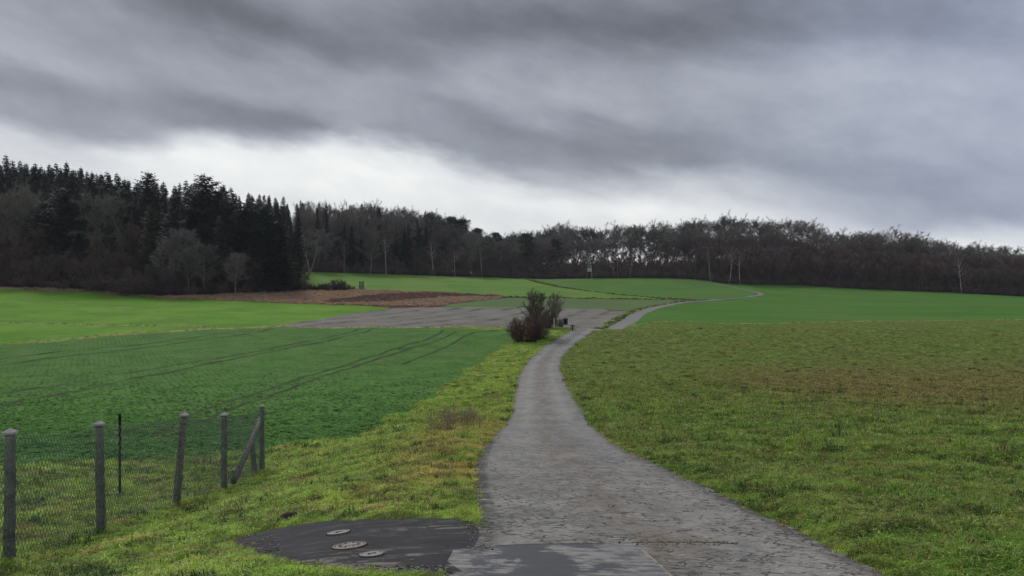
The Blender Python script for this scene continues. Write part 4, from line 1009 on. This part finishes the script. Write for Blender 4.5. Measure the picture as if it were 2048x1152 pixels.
# ------------------------------------------------------------------ tree clump by the road
T1 = bare(201, 5.4, 4.0, .18, 24, 8200, .015, .42, .05, .016, 1, .10, B_dark, B_olive, 'clump_tree')
T2 = bare(202, 5.0, 3.3, .26, 20, 6200, .014, .42, .0, .015, 2, .16, B_dark, B_olive, 'clump_tree')
S1 = shrub(203, 2.5, 2.6, 80, 16000, .015, .34, B_dark, B_rust, .6); S2 = shrub(204, 3.4, 2.8, 60, 9500, .014, .36, B_dark, B_rust, .6); S3 = shrub(205, 1.6, 2.2, 50, 8000, .012, .28, B_dark, B_twig, .7)
def plant2(nm, parts, px, py, H0, top, label, cat, sub, wf=1.0, rz=0.0, d=None):
    X, Y = hit(px, py) if d is None else ((px - CX) * d / F, d)
    z = gz(X, Y); H = (HY - top) / F * Y + EYE - z; e = empty(nm, (X, Y, z - .03), rz); s = H / H0; e.scale = (s * wf, s * wf, s); tag(e, label, cat)
    link(sub[0], parts[0], e); link(sub[1], parts[1], e); return e
SS = ('stems', 'twigs'); TT = ('trunk', 'crown')
plant2('round_bush', S1, 1044, 683, 2.5, 635, 'dense rounded rust-brown leafless bush at the near end of the roadside clump', 'bush', SS, 1.05)
tA = plant2('bare_tree', T1, 1082, 671, 5.4, 583, 'tallest leafless tree of the roadside clump with green ivy at its top', 'tree', TT, .95)
plant2('bare_tree', T2, 1112, 663, 5.0, 586, 'leafless forked tree at the far end of the roadside clump', 'tree', TT, .9, 1.0, 94)
plant2('tall_bush', S2, 1095, 667, 3.4, 616, 'rusty upright bush between the two trees of the roadside clump', 'bush', SS, 1.0, 0.0, 90)
plant2('bare_tree', T1, 1098, 668, 5.4, 600, 'leafless lower tree with dense twigs between the ivy-topped and the forked tree', 'tree', TT, 1.15, 2.6, 91)
plant2('bare_tree', T2, 1064, 676, 5.0, 606, 'leafless small tree leaning over the rust-brown bush', 'tree', TT, 1.0, 4.0)
plant2('tall_bush', S2, 1070, 676, 3.4, 620, 'brown upright bush left of the ivy-topped tree', 'bush', SS, .9, 2.0)
plant2('low_bush', S3, 1078, 677, 1.6, 652, 'low twiggy bush at the foot of the ivy-topped tree', 'bush', SS, 1.1)
plant2('low_bush', S3, 1118, 659, 1.6, 634, 'thin low bush behind the white post', 'bush', SS, .5, 1.4, 95)
iv = MB(); r_ = random.Random(5)
for cx_, cy_, cz_, s_ in ((.1, 0, 5.0, .16), (-.25, .1, 4.75, .22), (.3, 0, 4.6, .2), (-.65, 0, 4.35, .16), (.1, .1, 4.3, .25), (-.1, 0, 3.2, .2), (.3, 0, 3.3, .15)):
    for _ in range(80):
        p = Vector((cx_ + r_.gauss(0, s_), cy_ + r_.gauss(0, s_), cz_ + r_.gauss(0, s_ * .7))); e = Vector((r_.gauss(0, 1), r_.gauss(0, 1), r_.gauss(0, 1))).normalized(); q = e.orthogonal().normalized() * .045
        iv.quad(tuple(p - e * .05), tuple(p + q), tuple(p + e * .06), tuple(p - q))
iv.build('ivy', N_ivy, tA)

# ------------------------------------------------------------------ fence
def m_post():
    m, nt, b, p = mat('old_concrete', .92); tcn = nt.nodes.new('ShaderNodeTexCoord'); p = E(nt, tcn.outputs['Object']); x, y, z = sep(nt, p)
    n1_ = noise(nt, p, 9, 5, .7); n2_ = noise(nt, p, 38, 3, .7); c = mixc(nt, n1_.smooth(.32, .68), (.115, .105, .096), (.240, .222, .205))
    c = mixc(nt, n2_.smooth(.54, .62) * .9, c, (.34, .33, .30)); c = mixc(nt, (noise(nt, p, 5, 4, .7) + z * .22 - .28).smooth(.50, .62) * .6, c, (.30, .31, .28))
    c = mixc(nt, n2_.smooth(.42, .34) * .6, c, (.03, .028, .026)); finish(nt, b, c, n2_ * .5 + n1_ * .8, 1.0, .02); return m
M_post = m_post(); M_cap = simple('cap_concrete', (.42, .41, .385), (.30, .29, .27), 14, .9, .5)
M_wire = simple('coated_wire', (.070, .110, .10), (.16, .21, .19), 3, .45)
FX = -5.72
fence = empty('wire_fence', (FX, 12.8, gz(FX, 12.8)))
tag(fence, 'chain-link fence on weathered concrete posts with a diagonal brace at its end', 'fence')
inv = fence.location.copy()
def loc(X, Y, Z): return (X - inv.x, Y - inv.y, Z - inv.z)
posts = [(None, 6.75, 1.5, 0, 0), (18, 8.76, 1.50, .006, 0), (203, 10.72, 1.49, -.02, .02), (350, 12.85, 1.50, .085, 0), (448, 14.95, 1.50, .0, 0), (524, 17.5, 1.50, -.0, 0)]
tops = []
def post_mesh(H, w0, seed, lean, name='post', parent=None, X=0, Y=0, mat_=None, w1=None):
    r = random.Random(seed); mb = MB(); z0 = gz(X, Y) - .25; w1 = w1 or w0 * .82; n_ = 14; k = 8
    for i in range(n_ + 1):
        t = i / n_; hh = H * t + .25 * t - 0 ; ww = w0 + (w1 - w0) * t + r.gauss(0, .0022)
        ox = lean * (H + .25) * t + r.gauss(0, .0025); oy = r.gauss(0, .002)
        for j in range(k):
            a = 6.28318 * (j + .5) / k; sq = .5 * ww / max(abs(math.cos(a)), abs(math.sin(a))) * .98; q = (.5 * ww * 1.06 + sq) * .5
            mb.v.append(loc(X + ox + math.cos(a) * q, Y + oy + math.sin(a) * q, z0 + (H + .25) * t))
    for i in range(n_):
        for j in range(k):
            a = i * k + j; b = i * k + (j + 1) % k; mb.f.append((a, b, b + k, a + k))
    mb.f.append(tuple(n_ * k + j for j in range(k)))
    o = mb.build(name, mat_ or M_post, parent, True); return o, (X + lean * (H + .25), Y, z0 + H + .25)
for i, (px, d, H, lean, ty) in enumerate(posts):
    X = (px - CX) * d / F if px is not None else FX
    o, tp = post_mesh(H, .128 - .002 * i, 300 + i, lean, 'post', fence, X, d); tops.append((X, d, tp))
    mb = MB(); ww = .070 if i != 5 else .058; base_ = [(tp[0] + a * ww, tp[1] + b * ww, tp[2] - .012) for a, b in ((-1, -1), (1, -1), (1, 1), (-1, 1))]; up = [(q[0] + (tp[0] - q[0]) * .12, q[1] + (tp[1] - q[1]) * .12, q[2] + .022) for q in base_]
    ap = (tp[0], tp[1], tp[2] + .05); mb.v = [loc(*q) for q in base_ + up + [ap]]
    mb.f = [(0, 1, 5, 4), (1, 2, 6, 5), (2, 3, 7, 6), (3, 0, 4, 7), (4, 5, 8), (5, 6, 8), (6, 7, 8), (7, 4, 8), (3, 2, 1, 0)]
    cp_ = mb.build('cap', M_cap, o)
# brace from the end post's head down to the foot of the one before
b0 = tops[4]; b1 = tops[5]
mb = MB(); a_ = Vector(loc(b1[0] - .02, b1[1] - .05, b1[2][2] - .30)); c_ = Vector(loc(b0[0] + .10, b0[1] + .22, b1[2][2] - 1.13))
mb.tube([a_ + (a_ - c_) * .02, (a_ + c_) / 2 + Vector((.01, 0, -.01)), c_], [.062, .066, .070], 6); mb.build('brace', M_post, fence, True)
o, tp = post_mesh(.72, .13, 320, -.10, 'stub_post', fence, (512 - CX) * 17.3 / F, 17.3, None, .10)
o['label'] = 'short broken stub post beside the end post'
# chain link
wm = MB(); y0, y1 = 5.6, 17.45
def fz(Y): return gzl(Y)
ys = np.linspace(5.4, 17.6, 60); gl = full_z(np.full(60, FX), ys)
tY = np.array([t[1] for t in tops]); tZ = np.array([t[2][2] for t in tops]) - .045; tX = np.array([t[0] + .0 for t in tops])
def wire_pt(Y, h):
    zb = np.interp(Y, ys, gl) + .03; zt = np.interp(Y, tY, tZ) - .02 * math.sin((Y - 6.75) * 3.1416 / 2.1) ** 2 * 2; bulge = .015 * math.sin(Y * 2.1) * math.sin(h * 3)
    X = np.interp(Y, tY, tX) + .085 + bulge; return loc(X, Y, zb + (zt - zb) * h)
pitch = .062; rows_ = 22
def wire(p, q, t):
    p, q = Vector(p), Vector(q); d = (q - p).normalized(); u = d.orthogonal().normalized() * t; v = d.cross(u)
    i = len(wm.v)
    for b_ in (p, q):
        for a in (0, 2.094, 4.189): wm.v.append(tuple(b_ + u * math.cos(a) + v * math.sin(a)))
    for k in range(3): wm.f.append((i + k, i + (k + 1) % 3, i + 3 + (k + 1) % 3, i + 3 + k))
nseg = int((y1 - y0) / pitch)
for i in range(nseg):
    for j in range(rows_):
        Ya = y0 + i * pitch; o_ = (j % 2)
        pa = wire_pt(Ya + (pitch / 2 if o_ else 0), j / rows_); pb = wire_pt(Ya + (0 if o_ else pitch / 2), (j + 1) / rows_)
        wire(pa, pb, .0030)
        pc = wire_pt(Ya + (pitch / 2 if o_ else pitch), j / rows_); pd = wire_pt(Ya + (pitch if o_ else pitch / 2), (j + 1) / rows_)
        wire(pc, pd, .0030)
wm.build('wire_mesh', M_wire, fence)
for h in (.5, 1.0):
    lw = MB(); lw.tube([wire_pt(Y, h - .002) for Y in np.linspace(y0, y1 + .5 * (h == 1), 90)], .0026, 3); lw.build('line_wire', M_wire, fence)
lw = MB(); e_ = Vector(loc(b1[0] + .06, b1[1], b1[2][2] - .17)); lw.tube([e_, e_ + Vector((.1, .05, .0)), e_ + Vector((.24, .1, .03))], .006, 4); lw.build('loose_wire', simple('rusty_wire', (.14, .09, .07)), fence)
# dark stake behind the fence
sX, sY = -7.2, 14.1; hz = gz(sX, sY); H = (HY - 828) / F * sY + EYE - hz
mb = MB(); mb.box((0, 0, H / 2 - .1), (.022, .006, H / 2 + .1)); mb.box((0, .016, H / 2 - .1), (.005, .012, H / 2 + .098)); mb.box((0, -.004, H - .08), (.026, .008, .03))
o = mb.build('metal_stake', simple('black_steel', (.018, .022, .020), None, 20, .6), None, False, (sX, sY, hz)); tag(o, 'thin black metal stake standing in the grass behind the fence', 'stake')

# ------------------------------------------------------------------ manhole covers
M_iron = simple('cover_iron', (.30, .29, .27), (.20, .19, .18), 30, .6, .5, .003); M_pale = simple('cover_concrete', (.36, .345, .32), (.25, .235, .215), 22, .8, .6, .004)
M_rust = simple('rusty_iron', (.34, .255, .205), (.20, .15, .125), 25, .75, .6, .004); M_gap = simple('gap_dirt', (.020, .018, .016), None, 20, .95)
def disc_pts(rad, z, n_=40): return [(rad * math.cos(6.28318 * i / n_), rad * math.sin(6.28318 * i / n_), z) for i in range(n_)]
def ring(mb, r0, r1, z0, z1, n_=40):
    i = len(mb.v); mb.v += disc_pts(r0, z0, n_) + disc_pts(r1, z1, n_)
    for k in range(n_): a, b = i + k, i + (k + 1) % n_; mb.f.append((a, b, b + n_, a + n_))
def cover(px, py, wpx, label, big=False):
    X, Y = hit(px, py); e = .08; z = float(smooth_z(X, Y)); rad = wpx / 2 / F * Y
    gx = (float(smooth_z(X + e, Y)) - float(smooth_z(X - e, Y))) / (2 * e); gy = (float(smooth_z(X, Y + e)) - float(smooth_z(X, Y - e))) / (2 * e)
    root = empty('manhole_cover', (X, Y, z - .004)); root.rotation_euler = Vector((-gx, -gy, 1)).to_track_quat('Z', 'Y').to_euler(); tag(root, label, 'manhole cover')
    mb = MB(); ring(mb, rad * 1.0, rad * 1.0, -.05, .014); ring(mb, rad, rad * .88, .014, .016); ring(mb, rad * .88, rad * .88, .016, -.02); mb.build('frame', M_rust if big else M_pale, root)
    mb = MB(); ring(mb, rad * 1.07, rad * 1.0, .0075, .0085); mb.build('dirt_rim', M_gap, root)
    mb = MB(); ring(mb, rad * .88, rad * .84, -.002, -.002); mb.build('gap', M_gap, root)
    mb = MB(); ring(mb, rad * .845, rad * .845, -.02, .011); ring(mb, rad * .845, rad * .80, .011, .014); i = len(mb.v); mb.v += disc_pts(rad * .80, .014); mb.f.append(tuple(range(i, i + 40)))
    lid = mb.build('lid', M_pale if big else M_iron, root)
    if big:
        cf = MB(); cf.v = disc_pts(rad * .26, .018, 24); cf.f = [tuple(range(24))]; ring(cf, rad * .26, rad * .27, .018, .012, 24); cf.build('centre_plate', M_iron, lid)
        for k in range(16):
            a = 6.28318 * k / 16; b = MB(); b.box((0, 0, 0), (rad * .10, rad * .05, .0025)); q = b.build('vent_rib' if k % 2 else 'vent_slot', M_rust if k % 2 else M_gap, lid, False, (math.cos(a) * rad * .58, math.sin(a) * rad * .58, .0145)); q.rotation_euler = (0, 0, a)
        for k in range(3):
            b = MB(); a = k * 2.09 + .3; b.box((0, 0, 0), (rad * .30, rad * .03, .003)); q = b.build('rib', M_rust, lid, False, (math.cos(a) * rad * .40, math.sin(a) * rad * .40, .015)); q.rotation_euler = (0, 0, a)
    else:
        b = MB(); b.box((0, 0, .0145), (rad * .24, rad * .07, .003)); b.build('handle_slot', M_gap, lid)
        b = MB(); b.box((rad * .30, rad * .2, .0145), (rad * .06, rad * .16, .003)); b.box((-rad * .30, rad * .1, .0145), (rad * .06, rad * .13, .003)); b.build('lifting_notch', M_gap, lid)
cover(677, 1065.5, 45, 'small round pale manhole cover farthest out on the dark asphalt')
cover(699, 1092, 67, 'large round rust-rimmed manhole cover in the middle of the dark asphalt', True)
cover(743, 1109, 48, 'small round grey manhole cover nearest the camera on the dark asphalt')

# ------------------------------------------------------------------ posts and signs by the clump
M_white = simple('white_paint', (.75, .74, .70), (.45, .44, .41), 6, .7); M_black = simple('black_paint', (.012, .012, .014), None, 10, .6); M_grey = simple('grey_board', (.24, .235, .225), (.17, .165, .16), 5, .8)
M_wood = simple('weathered_wood', (.21, .185, .15), (.13, .115, .095), 6, .9); M_palew = simple('pale_boards', (.62, .60, .57), (.48, .46, .43), 4, .85)
X, Y = hit(1108, 657.5); z = gz(X, Y); H = 20.5 / F * Y
mb = MB(); mb.tube([(0, 0, -.2), (0, 0, H)], [.055, .05], 8); o = mb.build('marker_post', M_white, None, True, (X, Y, z)); tag(o, 'thin white marker post before the roadside clump', 'post')
mb = MB(); mb.tube([(0, 0, H), (0, 0, H + .03)], [.055, .02], 8); mb.build('cap', M_grey, o)
X = (1131 - CX) * 91 / F; Y = 91.; z = gz(X, Y); root = empty('notice_board', (X, Y, z)); tag(root, 'dark board in a pale frame on a thin post right of the clump', 'sign')
zt = EYE - (637 - HY) / F * Y - z; mb = MB(); mb.tube([(-.30, 0, -.2), (-.30, 0, zt)], .03, 6); mb.build('post', M_grey, root)
mb = MB(); mb.box((0, 0, zt - .38), (.28, .02, .42)); mb.build('frame', M_grey, root); mb = MB(); mb.box((0, -.03, zt - .36), (.17, .012, .29)); mb.build('panel', M_black, root)
X = (1145 - CX) * 88 / F; Y = 88.; z = gz(X, Y); root = empty('small_bench', (X, Y, z)); tag(root, 'small black flat-topped stand in the grass where the road crests', 'stand')
zt = EYE - (650.5 - HY) / F * Y - z; zt = max(zt, .45); mb = MB(); mb.box((0, 0, zt - .05), (.24, .2, .05)); mb.build('top', M_black, root)
mb = MB(); mb.box((0, 0, zt / 2 - .1), (.06, .06, zt / 2)); mb.build('leg', M_black, root); mb = MB(); mb.box((0, 0, zt + .012), (.245, .205, .012)); mb.build('plate', M_grey, root)
X, Y = (1216 - CX) * 112 / F, 112.; z = gz(X, Y)
for px, hh, ww, lb in ((1216, .42, .19, 'small white pointed marker on the bank beside the far road'), (1223, .30, .09, 'tiny pale marker right of the white pointed one')):
    X = (px - CX) * 112 / F; z = EYE - (639 - HY) / F * 112; z = max(gz(X, 112.), z - .05)
    mb = MB(); mb.v = [(-ww, -.06, 0), (ww, -.06, 0), (ww * .8, .1, 0), (-ww * .8, .1, 0), (ww * .15, .0, hh)]; mb.f = [(0, 1, 4), (1, 2, 4), (2, 3, 4), (3, 0, 4), (3, 2, 1, 0)]
    o = mb.build('marker_stone', M_white if ww > .1 else M_grey, None, False, (X, 112., z)); tag(o, lb, 'marker')
X, Y = hit(1063, 681.5); mb = MB(); r_ = random.Random(3)
mb.tube([(-.55, 0, .10), (-.1, .05, .17), (.5, .0, .11)], [.12, .17, .11], 9); mb.tube([(-.3, -.2, .07), (.4, -.15, .06)], [.07, .05], 7)
o = mb.build('dark_log', simple('wet_wood', (.022, .018, .017), None, 8), None, True, (X, Y - .9, gz(X, Y - .9))); tag(o, 'short dark log lying against the foot of the rust-brown bush', 'log')

# ------------------------------------------------------------------ hunting hides
def hide(px, d, base_py, top_py, wpx, label, tall):
    X = (px - CX) * d / F; z = gz(X, d); top = EYE - (top_py - HY) / F * d - z; wd = wpx / F * d
    root = empty('hunting_hide', (X, d, z)); tag(root, label, 'hunting hide')
    hb = top * (.52 if tall else .10); hw = wd / 2
    for a in (-1, 1):
        for b in (-1, 1):
            mb = MB(); mb.tube([(a * hw * 1.25, b * hw * 1.25, -.2), (a * hw * .9, b * hw * .9, top * .97)], .08, 5); mb.build('leg', M_palew if tall and a > 0 and b < 0 else M_wood, root)
    mb = MB(); mb.box((0, 0, hb), (hw, hw, .05)); mb.build('floor', M_wood, root)
    n_ = 5 if tall else 4; hh = (top * (.27 if tall else .68))
    for s in range(n_):
        mb = MB(); mb.box((0, -hw * .95, hb + .05 + hh * (s + .5) / n_), (hw * .94, .02, hh / n_ * .44)); mb.build('plank', M_palew if tall else M_grey, root)
        mb = MB(); mb.box((hw * .95, 0, hb + .05 + hh * (s + .5) / n_), (.02, hw * .9, hh / n_ * .44)); mb.build('plank', M_palew if tall else M_grey, root)
        mb = MB(); mb.box((-hw * .95, 0, hb + .05 + hh * (s + .5) / n_), (.02, hw * .9, hh / n_ * .44)); mb.build('plank', M_palew if tall else M_grey, root)
    mb = MB(); mb.box((0, 0, top), (hw * 1.3, hw * 1.3, .09), Matrix.Rotation(R(-6 if tall else -3), 3, 'X')); mb.build('roof', M_black, root)
    if tall:
        mb = MB(); mb.box((0, -hw * 1.15, top - .32), (hw * .95, .03, .14)); mb.build('lintel_board', M_palew, root)
        for k in range(9):
            mb = MB(); mb.box((hw * 1.25 - .0, -hw * 1.5 + .0, .3 + k * .3), (.26, .02, .025)); mb.build('rung', M_wood, root)
hide(1178.5, float(edge_d(1178)) - 2.5, 556, 530.5, 8.0, 'tall pale-boarded hunting hide on legs before the dark wood behind the crest field', True)
xx, yy = hit(723, 578)
hide(723, yy, 578, 564.5, 7.0, 'small grey hunting hide with dark roof beside the scrub spit on the fallow field', False)
d = float(edge_d(1235)) - 1.0; X = (1235 - CX) * d / F; mb = MB(); z0 = EYE + (HY - 520) / F * d
mb.tube([(X - 2.6, d, z0 + .55 ), (X - 1.6, d, z0 + .75), (X - .4, d, z0 + .8), (X + .9, d, z0 + .3), (X + 1.9, d, z0 - .1)], [.05, .2, .24, .2, .06], 7)
mb.tube([(X + .2, d + .3, gz(X, d + .3) - .2), (X, d + .1, z0 + .7)], [.16, .12], 6); mb.tube([(X - 1.4, d + .3, gz(X, d + .3) - .2), (X - 1.3, d + .1, z0 + .7)], [.14, .10], 6)
o = mb.build('broken_trunk', B_pale); tag(o, 'pale curved trunk lying across at mid height before the dark wood, right of the hide', 'tree trunk')

# ------------------------------------------------------------------ dry stalks, clods, stones near the road
DR = shrub(401, .75, 1.5, 50, 1500, .008, .16, M_straw, leafmat('dry_stalk', lambda nt, p, rnd, isl: mixc(nt, isl, (.42, .31, .25), (.28, .20, .16)), .8, .1), .8)
def wild(px, py, H, wf, label, parts=DR, nm='dry_weeds'):
    X, Y = hit(px, py); e = empty(nm, (X, Y, gz(X, Y) - .02), random.uniform(0, 6)); e.scale = (H / .75 * wf, H / .75 * wf, H / .75); tag(e, label, 'weeds'); link('stems', parts[0], e); link('twigs', parts[1], e)
wild(912, 855, .78, 1.0, 'pale brown dead bramble clump on the verge left of the road'); wild(935, 848, .6, .8, 'smaller dead weeds joined to the right of the bramble clump'); wild(888, 866, .4, .8, 'low dead weeds left of the bramble clump')
wild(990, 800, .35, 1.2, 'low dry weeds at the left road edge beyond the bramble clump')
DW = shrub(402, .75, .8, 12, 160, .004, .10, B_dark, B_twig, .4)
wild(1678, 882, .62, 1.0, 'thin dark dead thistle standing alone in the meadow', DW, 'dead_thistle'); wild(1892, 838, .45, 1.0, 'small dead thistle in the meadow near the dry belt', DW, 'dead_thistle'); wild(1534, 765, .6, 1.0, 'distant dead thistle in the brown belt of the meadow', DW, 'dead_thistle')
wild(2010, 920, .35, 1.2, 'low dark dead weed at the far right of the meadow', DW, 'dead_thistle')
M_soil = simple('dark_soil', (.055, .042, .034), (.09, .072, .058), 12, .95, 1.0, .03); M_stone = simple('field_stone', (.24, .225, .205), (.15, .14, .13), 9, .85, .6)
def lump(name, X, Y, s, mt, r, sq=.6, sub=2):
    import bmesh
    bm = bmesh.new(); bmesh.ops.create_icosphere(bm, subdivisions=sub, radius=s)
    for v in bm.verts: v.co *= 1 + .22 * math.sin(v.co.x * 7 / s * .5 + r.random() * 1.2) * r.random() + r.uniform(-.09, .09); v.co.z *= sq
    me = bpy.data.meshes.new(name); bm.to_mesh(me); bm.free(); me.materials.append(mt)
    return me
r_ = random.Random(9); X, Y = hit(578, 1041); cl = [lump('clod', 0, 0, .05 * r_.uniform(.7, 1.2), M_soil, r_) for _ in range(4)]
rt = empty('molehill', (X, Y, gz(X, Y))); tag(rt, 'small heap of dark earth clods in the grass at the asphalt edge', 'molehill')
for i in range(16):
    a = r_.uniform(0, 6.28); q = r_.random() * .09; link('clod', cl[i % 4], rt, (math.cos(a) * q * 1.2, math.sin(a) * q, max(0, .015 + (.09 - q) * .8)))
# loose stones and crumbs: uncountable
P_ = []
for (x0, x1, y0, y1, c_) in ((430, 560, 1060, 1100, 160), (590, 900, 1132, 1152, 420), (440, 560, 1095, 1130, 160), (930, 985, 1040, 1100, 160), (940, 970, 900, 1040, 160), (500, 950, 1045, 1130, 26), (1230, 1480, 1078, 1092, 60)):
    for _ in range(c_):
        P_.append(hit(r_.uniform(x0, x1), r_.uniform(y0, y1)))
P_ = np.array(P_)
scatter('gravel', [lump('grit', 0, 0, .010, M_stone if i % 4 else M_soil, r_, .6, 1) for i in range(6)], np.c_[P_, full_z(P_[:, 0], P_[:, 1]) + .002], rng.uniform(0, 6.28, len(P_)), rng.uniform(.3, 1.4, len(P_)) ** 1.6, rng.integers(0, 6, len(P_)),
        'loose crumbs of stone and asphalt along the broken road edges', 'gravel')
# grass creeping over the asphalt edges, in the joint of the slab
ex, ey, ew = [], [], []
for nm, pl in REG:
    if nm in ('farm_road', 'asphalt_apron'):
        for q in pl:
            if q[1] < 3.5 or q[1] > 45: continue
            if nm == 'farm_road' and q[1] < 7.6 and q[0] < 1.5: continue
            if nm == 'asphalt_apron' and q[0] > -.55: continue
            for _ in range(5): ex.append(q[0] + rng.normal(0, .06)); ey.append(q[1] + rng.normal(0, .07))
for _ in range(60):
    X, Y = hit(r_.uniform(1282, 1455), 1084 + r_.uniform(-1, 1)); ex.append(X); ey.append(Y)
for _ in range(14):
    t = r_.random(); X, Y = hit(1270 + 75 * t, 1086 + 66 * t); ex.append(X); ey.append(Y)
ex, ey = np.array(ex), np.array(ey); es = np.ones(len(ex)); es[-74:] = .4; ek = rng.integers(0, 4, len(ex)); ek[-74:] = 3
scatter('edge_grass', [tuft(70 + s, 22, .05, .05, MG['verge'], .9, .0032) for s in range(3)] + [tuft(80, 20, .05, .05, M_straw, 1.1, .003)], np.c_[ex, ey, full_z(ex, ey) - .004], rng.uniform(0, 6.28, len(ex)), es * rng.uniform(.3, .9, len(ex)) * np.clip(.8 + ey / 20, .8, 2.2), ek,
        'short grass and straw creeping over the asphalt edges and into the joints', 'grass')
for o_ in bpy.data.objects:
    if 'label' in o_ and len(o_['label'].replace('-', ' ').split()) > 16: print('LONG', o_['label'])
